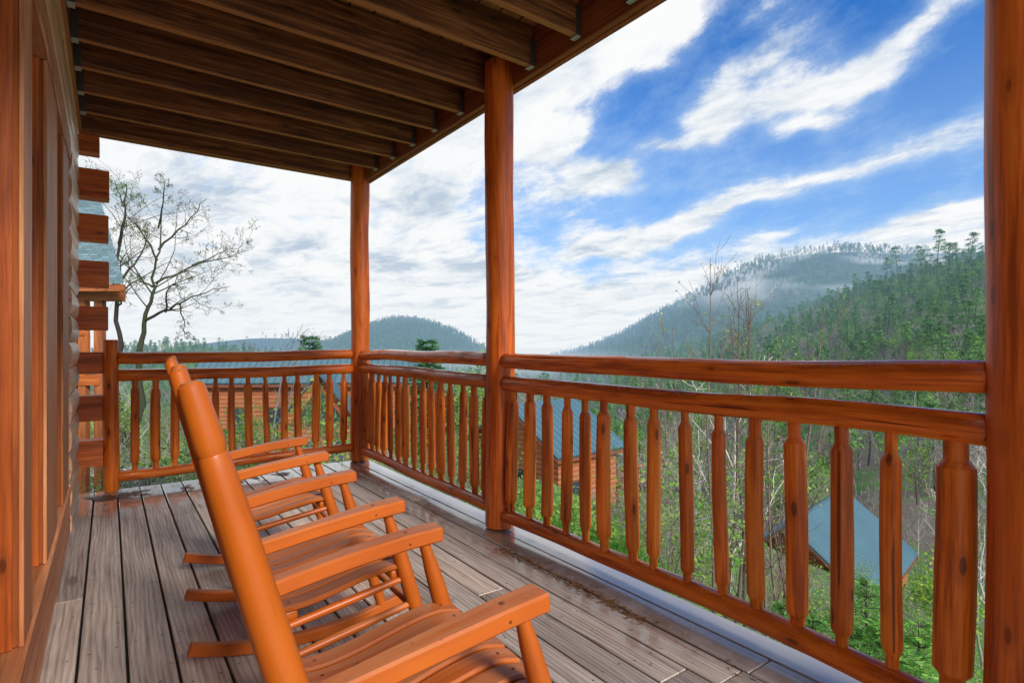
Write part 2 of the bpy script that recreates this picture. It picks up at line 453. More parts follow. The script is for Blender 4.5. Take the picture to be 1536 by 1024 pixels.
M['barksap']=bark('sapling_bark',(.11,.075,.065),(.26,.19,.165))
def ground_mat():
    m,t=new_mat('valley_ground')
    pos=t.node('ShaderNodeNewGeometry').outputs['Position']
    n=t.noise(pos,.035,5,.6); n2=t.noise(pos,.5,5,.65); n3=t.noise(pos,4.,4,.65)
    litter=t.ramp(n3,[(.3,(.09,.07,.06)),(.55,(.19,.15,.125)),(.75,(.30,.25,.22))])
    green=t.ramp(n3,[(.3,(.05,.13,.03)),(.6,(.11,.24,.045)),(.8,(.18,.33,.07))])
    c=t.mix(t.smooth(t.math('ADD',t.math('MULTIPLY',n,.6),t.math('MULTIPLY',n2,.4)),.44,.58),litter,green)
    d=t.vmath('LENGTH',pos,out=1)
    lawn=t.ramp(n3,[(.3,(.05,.14,.02)),(.6,(.10,.26,.04)),(.8,(.16,.32,.06))])
    x,y,z=t.sep(pos)
    c=t.mix(t.smooth(d,180.,420.),c,t.mix(n2,(.03,.07,.035),(.07,.14,.05)))
    c=t.mix(t.math('MULTIPLY',t.smooth(d,34.,18.),t.smooth(n2,.3,.5,.55,1.)),c,lawn)
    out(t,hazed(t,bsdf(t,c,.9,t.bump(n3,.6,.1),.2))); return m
M['ground']=ground_mat()

# ------------------------------------------------------------------ terrain
def nz2(x,y,s,o=0): return noise.noise((x*s+o,y*s-o,o*.37))
def terr(R,F):
    zn=-1.35-.195*max(0,F-5.5)-.31*max(0,R-1.8)+.02*max(0,-R-4)
    if F<5.5: zn=-1.35-.31*max(0,R-1.8)
    zn-=1.7*sstep(1.2,5.5,R-.0*F)*sstep(40,15,F)
    zn+=.5*nz2(R,F,.09,3)*sstep(6,25,F)
    fl=-33+2.5*nz2(R,F,.012,5)
    z=max(zn,fl) if abs(zn-fl)>4 else max(zn,fl)+.25*(1-abs(zn-fl)/4)**2*4*.25
    # right-hand mountain, two spurs
    s=R-.113*F
    und=nz2(R,F,.006,9)*14+nz2(R,F,.018,2)*5
    h1=(sstep(-10,290,s+und)*1.0)*81*(1-sstep(430,760,F))*1.0
    zb=(1-sstep(1500,2500,F))*sstep(0,390,R-.05*F+und*1.5)*166*sstep(480,800,F)*(1-.55*sstep(700,1700,F))
    z=max(z,fl+h1) ; z=max(z,fl+zb)
    # rounded hill across the valley
    z=max(z,fl+75*math.exp(-((R+172)/135)**2-((F-900)/190)**2)+8*nz2(R,F,.012,1)-6)
    z=max(z,fl+46*math.exp(-((R+420)/230)**2-((F-1000)/200)**2))
    z=max(z,fl+33*math.exp(-((R+250)/120)**2-((F-420)/130)**2)+6*nz2(R,F,.015,4)-5)
    return z

def build_ground():
    mb=MB()
    angs=[math.radians(-105+210*i/150) for i in range(151)]
    rads=[1.5]
    while rads[-1]<6000: rads.append(rads[-1]*1.055+.12)
    idx=[]
    for r in rads:
        row=[]
        for a in angs:
            R=r*math.sin(a); F=r*math.cos(a)
            p=W(R,F,terr(R,F)); row.append(mb.addv(p,p))
        idx.append(row)
    for i in range(len(rads)-1):
        for j in range(len(angs)-1):
            mb.addf([idx[i][j],idx[i][j+1],idx[i+1][j+1],idx[i+1][j]])
    g=mb.build('ground',M['ground'],None,60)
    tag(g,kind='structure')
build_ground()

# ------------------------------------------------------------------ deck
XW=-.2; XE=2.117; YB=5.45; Y0=-.7
def build_deck():
    mb=MB(); pitch=.147; rr=random.Random(3)
    for k in range(-1,15):
        x0=-.088+pitch*k; x1=x0+pitch-.0095
        cuts=[Y0]
        y=Y0+rr.uniform(.8,3.)
        while y<YB-.9:
            cuts.append(y); y+=rr.uniform(1.6,3.4)
        cuts.append(YB+rr.uniform(-.008,.008))
        for a,b in zip(cuts[:-1],cuts[1:]):
            dz=rr.uniform(-.0015,.0015)
            mb.box((x0,a+.002,-.032+dz),(x1,b-.002,dz),1,.0035,0,rr.random())
    o=mb.build('deck',M['deck']); tag(o,kind='structure')
    mb=MB(); mb.box((-.30,Y0,-.27),(2.09,YB-.03,-.05),1); 
    o=mb.build('deck_frame',M['void']); tag(o,kind='structure')
build_deck()

# ------------------------------------------------------------------ house wall
def build_wall():
    root=empty('log_wall',(XW,3.,0)); tag(root,'orange stained log cabin wall with tall framed windows along the left edge of the deck','cabin wall')
    def part(mb,name,mat):
        o=mb.build(name,mat,root); o.matrix_parent_inverse=Matrix.Translation((-XW,-3.,0)); return o
    # half-round siding beyond the windows and above the head board
    mb=MB(); pitch=.1725
    def course(y0,y1,zc,bul=.030):
        off=Vector((RND.uniform(0,60),RND.uniform(0,60),0)); n=9; N=12; rnd=RND.random(); g=[]
        for i in range(N+1):
            y=y0+(y1-y0)*i/N; row=[]
            for k in range(n):
                a=-math.pi/2+math.pi*k/(n-1)
                x=XW-.014+bul*max(0.,math.cos(a))**.8
                row.append(mb.addv((x,y,zc+pitch/2*.985*math.sin(a)),(off.x+y,off.y+x,off.z+zc+.1*math.sin(a))))
            g.append(row)
        for i in range(N):
            for k in range(n-1):
                mb.addf([g[i][k],g[i+1][k],g[i+1][k+1],g[i][k+1]],0,rnd)
        mb.addf(list(reversed(g[-1])),0,rnd); mb.addf(list(g[0]),0,rnd)
    z=.05
    while z<3.0:
        course(4.37,5.40,z)
        if z>2.42: course(Y0,4.37,z)
        z+=pitch
    part(mb,'log_siding',M['siding'])
    mb=MB(); mb.box((XW-.3,4.37,-.25),(XW-.034,5.385,3.2),2,.002); mb.box((XW-.3,Y0,-.25),(XW-.17,4.368,3.2),2,.002); part(mb,'wall_core',M['void'])
    # posts between the windows
    for a,b,x in ((1.2,1.62,-.198),(2.12,2.33,-.198),(2.87,3.42,-.2),(3.85,4.36,-.2)):
        mb=MB(); mb.box((XW-.16,a,.285),(x-.012,b,2.275),2,.004); part(mb,'window_post',M['trim'])  # darker wood tone holds the shade of the camera-facing sides
        mb=MB(); mb.box((x-.0115,a,.285),(x,b,2.275),2,.002); part(mb,'added_sky_lit_facing',M['pale'])  # thin facing added to carry the sky-lit tone of the post
        mb=MB(); mb.box((XW-.165,a-.012,.285),(x-.024,a-.002,2.275),2,.002); part(mb,'window_casing',M['logend'])
    mb=MB(); mb.box((XW-.16,Y0,.25),(XW+.012,4.366,.283),1,.004); mb.box((XW-.15,Y0,.0),(XW+.006,4.364,.247),1,.006); part(mb,'window_sill',M['pale'])
    mb=MB(); mb.box((XW-.16,Y0,2.278),(XW+.010,4.366,2.44),1,.006); part(mb,'head_board',M['pale'])
    for a,b in ((Y0,1.2),(1.62,2.08),(2.37,2.87),(3.42,3.85)):
        mb=MB(); mb.box((XW-.15,a,.285),(XW-.13,b,2.276),2,.001); part(mb,'window_pane',M['glass'])
    # squared log ends crossing at the corner
    for i,(z0,z1) in enumerate(((.208,.406),(.56,.755),(.926,1.093),(1.264,1.447),(1.60,1.80),(1.96,2.16),(2.29,2.51),(2.64,2.76))):
        x1=(.0,-.005,.0,-.005,.0,-.003,.002,-.06)[i]
        mb=MB(); mb.box((XW-.12,5.40,z0),(x1,5.56,z1),0,.004); part(mb,'log_end',M['logend'])
build_wall()

# ------------------------------------------------------------------ porch ceiling
def build_ceiling():
    root=empty('porch_ceiling',(.9,2.,2.8)); tag(root,'dark brown open joist ceiling with steel hangers above the deck','ceiling')
    def part(mb,name,mat,par=None,lab=None):
        o=mb.build(name,mat,par or root)
        if par is None: o.matrix_parent_inverse=Matrix.Translation((-.9,-2.,-2.8))
        if lab: o['label']=lab
        return o
    ys=[5.0,4.61,4.21,3.83,3.44,3.06,2.63,2.23,1.83,1.43,1.02,.61,.2]
    Y0=.12  # ceiling cut short at the near end to let more light in
    for y in ys:
        mb=MB(); b=RND.uniform(-.006,.006)
        # slightly crowned sawn joist
        pts=[(x,y+.004*math.sin(x*2+y),2.80+.1175+b*math.sin((x+.2)*1.4)) for x in (-.165,.3,.8,1.3,1.7,2.035)]
        mb.bar(pts,(.041,.235),(0,0,1),.004)
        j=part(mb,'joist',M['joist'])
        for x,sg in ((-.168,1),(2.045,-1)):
            mb=MB()
            xa=x+sg*.002; xb=x+sg*.034
            lo,hi=min(xa,xb),max(xa,xb)
            for dy in (-.0235,.0235):
                mb.box((lo,y+dy-.0015,2.80),(hi,y+dy+.0015,2.955),2,.0005,0)
            mb.box((lo,y-.026,2.790),(hi,y+.026,2.796),0,.0005,1)
            h=mb.build('joist_hanger',[M['hangerdark'],M['steel']],j)
            h.matrix_parent_inverse=Matrix.Identity(4)
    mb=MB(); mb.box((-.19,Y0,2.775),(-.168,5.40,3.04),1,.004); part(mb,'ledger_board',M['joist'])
    mb=MB(); mb.box((2.05,Y0,2.77),(2.088,YB+.06,3.036),1,.004); mb.box((2.091,Y0,2.765),(2.128,YB+.06,3.036),1,.004)
    part(mb,'outer_beam',M['beam'])
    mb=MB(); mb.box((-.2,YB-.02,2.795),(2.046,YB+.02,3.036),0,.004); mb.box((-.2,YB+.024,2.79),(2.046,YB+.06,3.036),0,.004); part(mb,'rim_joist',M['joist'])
    mb=MB(); x=-.2; k=0
    while x<2.12:
        y=Y0
        while y<5.4:
            L=RND.uniform(2,3.5); e=min(5.5,y+L)
            mb.box((x,y,3.04),(x+.135,e-.003,3.07),1,.003); y=e
        x+=.143
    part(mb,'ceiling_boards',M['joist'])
    mb=MB(); mb.box((-.3,Y0,3.075),(2.14,YB+.07,3.12),1); part(mb,'roof_deck',M['void'])
build_ceiling()

# ------------------------------------------------------------------ posts and railings
POSTS=[(2.005,.405),(2.0,2.907),(2.025,5.395)]
for (x,y),lab,sd in zip(POSTS,('thick orange log post at the right edge of the photo','orange log post standing in the middle of the railing','orange log post at the far corner of the deck'),(3,11,23)):
    mb=MB(); mb.log((0,0,.001),(0,0,2.93),.091,sd,26,.5,.09,.006,.12)
    o=mb.build('porch_post',M['post'],None,40,(x,y,0)); tag(o,lab,'post','log posts carrying the porch roof')
mb=MB(); mb.log((0,0,.001),(0,0,1.19),.052,5,18,.5,.08,.003,.25)
o=mb.build('rail_post',M['stain'],None,40,(.012,5.40,0)); tag(o,'short log post ending the rear railing beside the stacked log ends','post')

def baluster_mb(L,r,seed):
    mb=MB(); tb=RND.uniform(.045,.06); tt=RND.uniform(.055,.08); cb=RND.uniform(.018,.03)
    k=RND.uniform(.56,.68); k2=RND.uniform(.56,.68)
    prof=[(0,k),(tb,k*1.02),(tb+.004,k*1.12),(tb+cb,1.),(L*.5,1.03),(L-tt-cb,.98),(L-tt-.004,k2*1.12),(L-tt,k2*1.02),(L,k2)]
    mb.log((0,0,0),(0,0,L),r,seed,18,0,.06,.009,.8,prof,bev=.006)
    return mb
def railing(name,label,p0,p1,n,zs,seed,big_last=False,skip0=.075,skip1=.075):
    p0=Vector((*p0,0)); p1=Vector((*p1,0)); d=(p1-p0); L=d.length; t=d/L
    root=empty(name,p0); tag(root,label,'railing','log railings around the deck')
    rz=math.atan2(t.y,t.x)
    root.rotation_euler=(0,0,rz)
    for nm,r,(za,zb),sd in (('top_rail',.048,zs[0],1),('middle_rail',.048,zs[1],2),('bottom_rail',.043,zs[2],3)):
        mb=MB(); mb.log((skip0,0,za),(L-skip1,0,zb),r,seed+sd,20,0,.08,.010,.55)
        mb.build(nm,M['rail'],root,36)
    rr=random.Random(seed)
    for i in range(n):
        x=.155+(L-.31)*(i/(n-1))+rr.uniform(-.012,.012)
        f=x/L
        zb=zs[2][0]+(zs[2][1]-zs[2][0])*f+.030; zt=zs[1][0]+(zs[1][1]-zs[1][0])*f-.03
        r=rr.choice((.026,.029,.031,.034,.037))
        if big_last and i==0: r=.049
        mb=baluster_mb(zt-zb,r,seed*31+i*7)
        o=mb.build('baluster',M['stain'],root,32,(x,rr.uniform(-.006,.006),zb))
        o.rotation_euler=(rr.uniform(-.008,.008),rr.uniform(-.012,.012),rr.uniform(0,6))
railing('deck_railing','orange log railing section nearest the camera, between the right and middle posts',POSTS[0],POSTS[1],15,((1.055,1.045),(.915,.915),(.092,.105)),2,True)
railing('deck_railing','orange log railing section between the middle post and the far corner post',POSTS[1],POSTS[2],15,((1.055,1.06),(.915,.925),(.105,.12)),5)
railing('deck_railing','orange log railing across the far end of the deck',(.012,5.40),(2.025,5.395),13,((1.05,1.05),(.905,.915),(.115,.13)),9,False,.045,.08)

# ------------------------------------------------------------------ rocking chairs
def build_chair():
    root=empty('rocking_chair')
    m=M['chair']; hw=.247
    O=.55
    def P(x,y,z): return Vector((x-O,y,z))
    # back post axis
    def post_x(z): return .110+(1.09-z)*.278
    for s in (-1,1):
        mb=MB(); zs=[.055,.1,.25,.4,.55,.7,.8,.90,.955,.980,.984,.990,1.0,1.04,1.075,1.088,1.094]
        rs=[.021,.023,.027,.030,.031,.0295,.0280,.0258,.0236,.0214,.0200,.0214,.0226,.0210,.0196,.0182,.0110]
        mb.tube([P(post_x(z),s*hw,z) for z in zs],rs,24)
        mb.build('back_post',m,root,22)
        # arm
        mb=MB(); pts=[];wh=[]
        for i in range(11):
            t=i/10; x=lerp(.245,.752,t); z=.548+.076*t+.006*math.sin(t*math.pi)-.004*max(0,t-.8)/.2
            pts.append(P(x,s*(hw+.008*math.sin(t*3.1)),z)); w=lerp(.044,.066,sstep(0,.95,t)); 
            wh.append((w,.041))
        mb.bar(pts,wh,(0,0,1),.0055)
        for q in (8,):
            c0=pts[q]+Vector((0,0,.0195)); mb.tube([c0,c0+Vector((0,0,.002))],.006,10,0,0.)
            c1=pts[q]+Vector((0,-wh[q][0]/2+.001,-.004)); mb.tube([c1,c1-Vector((0,.002,0))],.0035,8,0,0.)
        mb.build('arm',m,root,30)
        # front leg, turned
        mb=MB(); a=P(.700,s*.243,.600); b=P(.868,s*.243,.052)
        ts=[0,.06,.14,.26,.4,.55,.7,.85,1]; rs=[.015,.0165,.021,.0245,.0255,.025,.0235,.021,.019]
        mb.tube([a.lerp(b,t) for t in ts],rs,18); mb.build('front_leg',m,root,60)
        # rocker
        mb=MB(); pts=[]
        for i in range(17):
            x=lerp(.165,1.02,i/16); pts.append(P(x,s*.243,.0215+(x-.575)**2/2/1.25))
        mb.bar(pts,(.036,.042),(0,0,1),.004); mb.build('rocker',m,root,30)
        # side rungs
        for (x0,z0,x1,z1) in ((.333,.30,.77,.372),(.358,.205,.80,.282)):
            mb=MB(); A=P(x0,s*.243,z0);B=P(x1,s*.243,z1)
            mb.tube([A.lerp(B,t) for t in (0,.15,.5,.85,1)],[.0095,.012,.0135,.012,.0095],12); mb.build('rung',m,root,60)
    for x,z,r in ((.772,.345,.0125),(.797,.262,.0125),(.342,.26,.012)):
        mb=MB(); A=P(x,-hw,z);B=P(x,hw,z)
        mb.tube([A.lerp(B,t) for t in (0,.15,.5,.85,1)],[.009,r,r*1.1,r,.009],12); mb.build('rung',m,root,60)
    # contoured slatted seat
    def seat_z(x):
        t=(x-.27)/(.80-.27)
        return .352+.052*sstep(.25,.86,t)-.022*sstep(.86,1.05,t)+.028*sstep(.22,.0,t)
    mb=MB(); n=7; w=.070
    for k in range(n):
        y=(k-(n-1)/2)*(w+.0045)*.985+0
        fr=.800-.012*abs(k-3)/3
        pts=[P(lerp(.325,fr,i/16),y,seat_z(lerp(.325,fr,i/16))+.010) for i in range(17)]
        mb.bar(pts,(w-.008,.019),(0,0,1),.0055)
        for q in (.16,.90):
            xx=lerp(.325,fr,q); c0=P(xx,y,seat_z(xx)+.0185); mb.tube([c0,c0+Vector((0,0,.0022))],.0042,8,0,0.)
    seat=mb.build('seat',m,root,30)
    for x in (.40,.74):
        mb=MB(); mb.bar([P(x,-hw+.01,seat_z(x)-.018),P(x,hw-.01,seat_z(x)-.018)],(.045,.032),(0,0,1),.004)
        mb.build('seat_rail',m,root,50)
    # back: crest rail, lower rail, slats
    for nm,z,h in (('crest_rail',1.0,.10),('lower_rail',.46,.05)):
        mb=MB(); pts=[]
        for i in range(9):
            y=lerp(-.235,.235,i/8); bow=0.
            pts.append(P(post_x(z)-bow-.004,y,z+.012*(1-(y/.235)**2)))
        mb.bar(pts,(.020,h),(-.26,0,1),.004); mb.build(nm,m,root,50)
    for k in range(6):
        y=(k-2.5)*.072; bow=0.
        mb=MB(); pts=[P(post_x(z)-.004+.010*math.sin((z-.46)/.54*3.14),y,z) for z in (.46,.6,.73,.86,1.0)]
        mb.bar(pts,(.050,.011),(1,0,.27),.003); mb.build('back_slat',m,root,50)
    return root
ch=build_chair()
spots=[(.55,1.175,-3.0,'orange wooden rocking chair nearest the camera with its tall back post in the foreground'),
       (.600,1.98,-2.4,'orange wooden rocking chair in the middle of the row'),
       (.668,2.95,-4.8,'orange wooden rocking chair farthest away, nearest the rear railing')]
for i,(x,y,a,lab) in enumerate(spots):
    o=ch if i==0 else copy_tree(ch)
    o.location=(x,y,.001); o.rotation_euler=(0,0,math.radians(a))
    tag(o,lab,'rocking chair','row of rocking chairs on the deck')

# rain drops hanging from the rails
rr=random.Random(77); mb=MB()
def drop(x,y,z,r):
    v0=len(mb.v)
    prof=((0,-1.),(.75,-.65),(1.,0),(.6,.7),(.1,1.4))
    for q,h in prof:
        for k in range(6): mb.addv((x+math.cos(k*1.047)*q*r,y+math.sin(k*1.047)*q*r,z+h*r))
    for i in range(4):
        for k in range(6): mb.addf([v0+i*6+k,v0+i*6+(k+1)%6,v0+i*6+6+(k+1)%6,v0+i*6+6+k])
for (xa,ya),(xb,yb),n in ((POSTS[0],POSTS[1],150),(POSTS[1],POSTS[2],90),((.012,5.40),POSTS[2],70)):
    for i in range(n):
        f=rr.uniform(.04,.96); zc=rr.choice((1.05,.915)); 
        drop(lerp(xa,xb,f)+rr.gauss(0,.006),lerp(ya,yb,f)+rr.gauss(0,.006),zc-.0485-rr.uniform(0,.002),rr.uniform(.0016,.003))
m_,t_=new_mat('rain_water'); pw=t_.node('ShaderNodeBsdfPrincipled'); pw.inputs['Base Color'].default_value=(.9,.95,1,1); pw.inputs['Roughness'].default_value=.03; pw.inputs['Transmission Weight'].default_value=.6; pw.inputs['IOR'].default_value=1.33; out(t_,pw.outputs[0])
o=mb.build('rain_drops',m_,None,60); tag(o,'rain drops hanging in rows from the undersides of the log rails','rain drops',kind='stuff')

# debris on the deck
mb=MB(); rr=random.Random(12)
for i in range(520):
    f=rr.random()
    y=1.55+1.05*f; x=1.80+rr.gauss(0,.018)
    if rr.random()<.2: y=rr.uniform(.6,5.3); x=rr.gauss(1.80,.05)
    a=rr.uniform(0,6.28); l=rr.uniform(.003,.011); w=rr.uniform(.0015,.004)
    dx,dy=math.cos(a)*l,math.sin(a)*l; ex,ey=-math.sin(a)*w,math.cos(a)*w; z=.004+rr.random()*.004
    mb.quad((x-dx-ex,y-dy-ey,z),(x+dx-ex,y+dy-ey,z),(x+dx+ex,y+dy+ey,z+.003),(x-dx+ex,y-dy+ey,z+.002))
o=mb.build('tree_litter',M['dry'],None,0); tag(o,'brown bud litter washed along a gap between the deck boards','litter',kind='stuff')

# ------------------------------------------------------------------ trees
def branch(mb,p,d,L,r,lev,rr,out_tips,maxlev,curl=.25,upb=.12,m=0,n0=7,spread=.75,minr=.004,kids=(3,5)):
    n=max(3,5-lev) if lev>0 else 8
    pts=[p.copy()];rad=[r];q=p.copy();dd=d.copy()
    for i in range(n):
        dd=(dd+Vector((rr.gauss(0,1),rr.gauss(0,1),rr.gauss(0,1)))*curl*(.35 if lev==0 else .6)+Vector((0,0,upb*(1 if lev else .3)))).normalized()
        q=q+dd*(L/n); pts.append(q.copy()); rad.append(max(minr,r*(1-(i+1)/n*(.8 if lev else .72))))
    mb.tube(pts,rad,max(3,n0-2*lev),m,caps=False)
    if lev>=maxlev:
        out_tips.append((pts[-1],dd)); 
        if n>2: out_tips.append((pts[len(pts)//2],dd))
        return
    nk=rr.randint(*kids)+(4 if lev==0 else 0)
    for k in range(nk):
        t=(rr.uniform(.35,1) if lev==0 else rr.uniform(.25,1)); i=min(n-1,int(t*n)); f=t*n-i
        b=pts[i].lerp(pts[i+1],f); rb=lerp(rad[i],rad[i+1],f)
        ax=(pts[i+1]-pts[i]).normalized()
        sd=ax.orthogonal().normalized(); sd.rotate(Matrix.Rotation(rr.uniform(0,6.28),3,ax))
        nd=(ax*(1-spread*.5)+sd*spread).normalized()
        branch(mb,b,nd,L*rr.uniform(.38,.62)*(1.15-t*.45),max(minr,rb*.62),lev+1,rr,out_tips,maxlev,curl,upb,m,n0,spread,minr,kids)

def leafquad(mb,c,size,rr,m=1,flat=.0,asp=.6):
    d=Vector((rr.gauss(0,1),rr.gauss(0,1),rr.gauss(0,1)*(1-flat))).normalized()
    e=d.cross(Vector((rr.gauss(0,1)*(1-flat),rr.gauss(0,1)*(1-flat),rr.gauss(0,1)+flat*3))).normalized()
    a=d*size*.5; b=e*size*.5*asp
    mb.quad(c-a,c+b*.9,c+a,c-b,m,rr.random())

def bare_tree(name,seed,H,r,mats,maxlev=3,leaf=0,leafsize=.1,kids=(3,5),minr=.012,spread=.75,upb=.12,lean=0,curl=.25,n0=7):
    rr=random.Random(seed); mb=MB(); tips=[]
    branch(mb,Vector((0,0,-.5)),Vector((lean,0,1)).normalized(),H*.8,r,0,rr,tips,maxlev,curl,upb,0,n0,spread,minr,kids)
    for p,d in tips:
        for k in range(leaf):
            leafquad(mb,p+Vector((rr.gauss(0,1),rr.gauss(0,1),rr.gauss(0,1)))*leafsize*1.6,leafsize*rr.uniform(.6,1.3),rr)
    return mb.mesh(name,mats,60)

def pine_mesh(name,seed,H,mats,crown=.5,clumps=46,size=.8):
    rr=random.Random(seed); mb=MB()
    ln=Vector((rr.gauss(0,.05),rr.gauss(0,.05),0))
    def ax(z): return Vector((ln.x*z+.25*math.sin(z*.25+seed),ln.y*z+.2*math.sin(z*.2+seed*2),z))
    zs=[-.8,H*.15,H*.35,H*.55,H*.75,H*.9,H]
    mb.tube([ax(z) for z in zs],[.17*(1-.85*max(0,z)/H)*H/16+.02 for z in zs],6,0,caps=False)
    for k in range(clumps):
        t=rr.random()**.8; z=H*(1-crown)+H*crown*t
        rad=(1-t)**.6*H*.17+.35; rad*=rr.uniform(.35,1.1); a=rr.uniform(0,6.28)
        b=ax(z); c=b+Vector((math.cos(a)*rad,math.sin(a)*rad,rr.uniform(-.1,.35)*rad))
        mb.tube([b-Vector((0,0,.2)),c],[.035,.015],3,0,caps=False)
        n=16
        base=rr.random()*.5
        for q in range(n):
            s=c.lerp(b,rr.random()*.35)
            o=Vector((rr.gauss(0,.42),rr.gauss(0,.42),rr.gauss(0,.16)))*size*1.15
            d=Vector((rr.gauss(0,1),rr.gauss(0,1),rr.gauss(0,.5)+.25)).normalized(); e=d.cross(Vector((rr.gauss(0,.5),rr.gauss(0,.5),1))).normalized()
            A=d*size*.5*rr.uniform(.6,1.2); B=e*size*.16
            p=s+o
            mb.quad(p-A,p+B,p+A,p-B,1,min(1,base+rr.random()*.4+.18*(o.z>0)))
    # dead snags below
    for k in range(7):
        z=H*rr.uniform(.2,1-crown); a=rr.uniform(0,6.28); l=rr.uniform(.5,1.6)
        mb.tube([ax(z),ax(z)+Vector((math.cos(a)*l,math.sin(a)*l,rr.uniform(-.2,.3)))],[.03,.01],3,0,caps=False)
    return mb.mesh(name,mats,60)

def leafy_mesh(name,seed,H,mats,leafsize=.4,per=9,maxlev=2,r=.09,kids=(3,5),minr=.015):
    return bare_tree(name,seed,H,r,mats,maxlev,per,leafsize,kids,minr,.8,.15)

def shrub_mesh(name,seed,H,Wd,mats,nst=9,leafsize=.08,nl=1500,twig=.008):
    rr=random.Random(seed); mb=MB(); spots=[]
    for k in range(nst):
        a=rr.uniform(0,6.28); l=rr.uniform(.6,1)
        p=Vector((rr.gauss(0,.1),rr.gauss(0,.1),-.2)); d=Vector((math.cos(a)*Wd/H*rr.uniform(.1,.8),math.sin(a)*Wd/H*rr.uniform(.1,.8),1)).normalized()
        tips=[]
        branch(mb,p,d,H*l,twig*1.7,0,rr,tips,2,.3,.1,0,5,.7,twig*.4,(2,3))
        spots+=[t[0] for t in tips]
    for i in range(nl):
        c=rr.choice(spots); g=Vector((rr.gauss(0,1),rr.gauss(0,1),rr.gauss(0,1)))*H*.07
        leafquad(mb,c+g,leafsize*rr.uniform(.6,1.4),rr,1,.3)
    return mb.mesh(name,mats,60)

def fir_mesh(name,seed,H,mats,Wd=1.2,tiers=16,sp=7,needle=.1):
    rr=random.Random(seed); mb=MB()
    mb.tube([(0,0,-.4),(.02,0,H*.5),(0,.02,H)],[.035*H/3+.01,.02*H/3+.006,.004],6,0,caps=False)
    for i in range(tiers):
        t=(i+.4)/tiers; z=H*(.06+.94*t); L=Wd*(1-t)**.8*.62+.10
        for k in range(sp):
            a=rr.uniform(0,6.28); l=L*rr.uniform(.7,1.15); d=Vector((math.cos(a),math.sin(a),0)); s=Vector((-math.sin(a),math.cos(a),0))
            rise=rr.uniform(.25,.75); pts=[Vector((0,0,z))+d*l*q+Vector((0,0,l*(rise*q-.42*q*q))) for q in (0,.3,.6,.85,1)]
            mb.tube(pts,[.008,.007,.005,.003,.002],3,0,caps=False)
            ns=int(4+l/needle*1.0)
            for q in range(ns):
                f=(q+.5)/ns; u=f*4; ii=min(3,int(u)); c=pts[ii].lerp(pts[ii+1],u-ii)
                fl=needle*1.9*(1.1-.6*f)
                for sg in (-1,1):
                    e=(s*sg+d*.75+Vector((0,0,rr.uniform(-.5,.6)))).normalized()*fl; w=(d+Vector((rr.gauss(0,.4),rr.gauss(0,.4),rr.gauss(0,.9)))).normalized()*needle*.22
                    mb.quad(c-w,c+e*.5-w*.9,c+e,c+e*.5+w*1.1,1,rr.random())
    return mb.mesh(name,mats,60)

def place(me,name,loc,rz,sc,label,cat,group=None,rx=0,ry=0):
    o=bpy.data.objects.new(name,me); COL.objects.link(o)
    o.location=loc; o.rotation_euler=(rx,ry,rz); o.scale=(sc,sc,sc)
    tag(o,label,cat,group); return o

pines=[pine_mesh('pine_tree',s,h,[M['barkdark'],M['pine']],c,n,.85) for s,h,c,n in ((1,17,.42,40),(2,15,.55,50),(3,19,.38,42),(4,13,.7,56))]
bares=[bare_tree('bare_tree',s,h,.13,[mt,M['bud']],3,0,.2,(3,4),.022) for s,h,mt in ((11,13,M['bark']),(12,11,M['barkpale']),(13,14,M['bark']),(14,10,M['barkred']))]
greens=[leafy_mesh('leafy_tree',s,h,[M['bark'],M['spring']],.55,10,2,.1,(3,5),.02) for s,h in ((21,8),(22,9),(23,6.5))]
yel=leafy_mesh('yellow_tree',24,6.0,[M['bark'],M['yellow']],.30,10,2,.08,(3,5),.015)

rr=random.Random(99)
occ={'n':0}
def in_view(R,F,margin=.06):
    a=R/F
    return -.93-margin<a<.86+margin
# individual hillside trees (the nearest, largest in view) -----------------
hill=[]
tries=0
while len(hill)<1500 and tries<40000:
    tries+=1
    F=rr.uniform(80,420); a=rr.uniform(.12,.88); R=a*F
    if R-.113*F<30: continue
    z=terr(R,F)
    hill.append((F,R,z))
hill.sort()
def kind_at(R,F):
    z=terr(R,F); g=nz2(R,F,.02,8); u=rr.random()
    up=sstep(-25,45,z)
    rt=sstep(.5,.85,R/F)
    pp=.10+.30*up+.25*g; gg=.26+.24*max(0,g)+.36*rt*up
    if u<pp: return 'pine'
    if u<pp+gg: return 'green'
    return 'bare'
HL={'pine':('pine_tree','dark pine with a bare lower trunk on the wooded mountainside to the right','pine tree','pines on the right mountainside'),
    'green':('leafy_tree','small tree in fresh green leaf on the wooded mountainside to the right','leafy tree','green trees on the right mountainside'),
    'bare':('bare_tree','leafless grey tree on the wooded mountainside to the right','bare tree','bare trees on the right mountainside')}
cnt={'pine':0,'green':0,'bare':0}; stuff_pts=[]
LIM={'pine':110,'green':80,'bare':110}
SRC={}
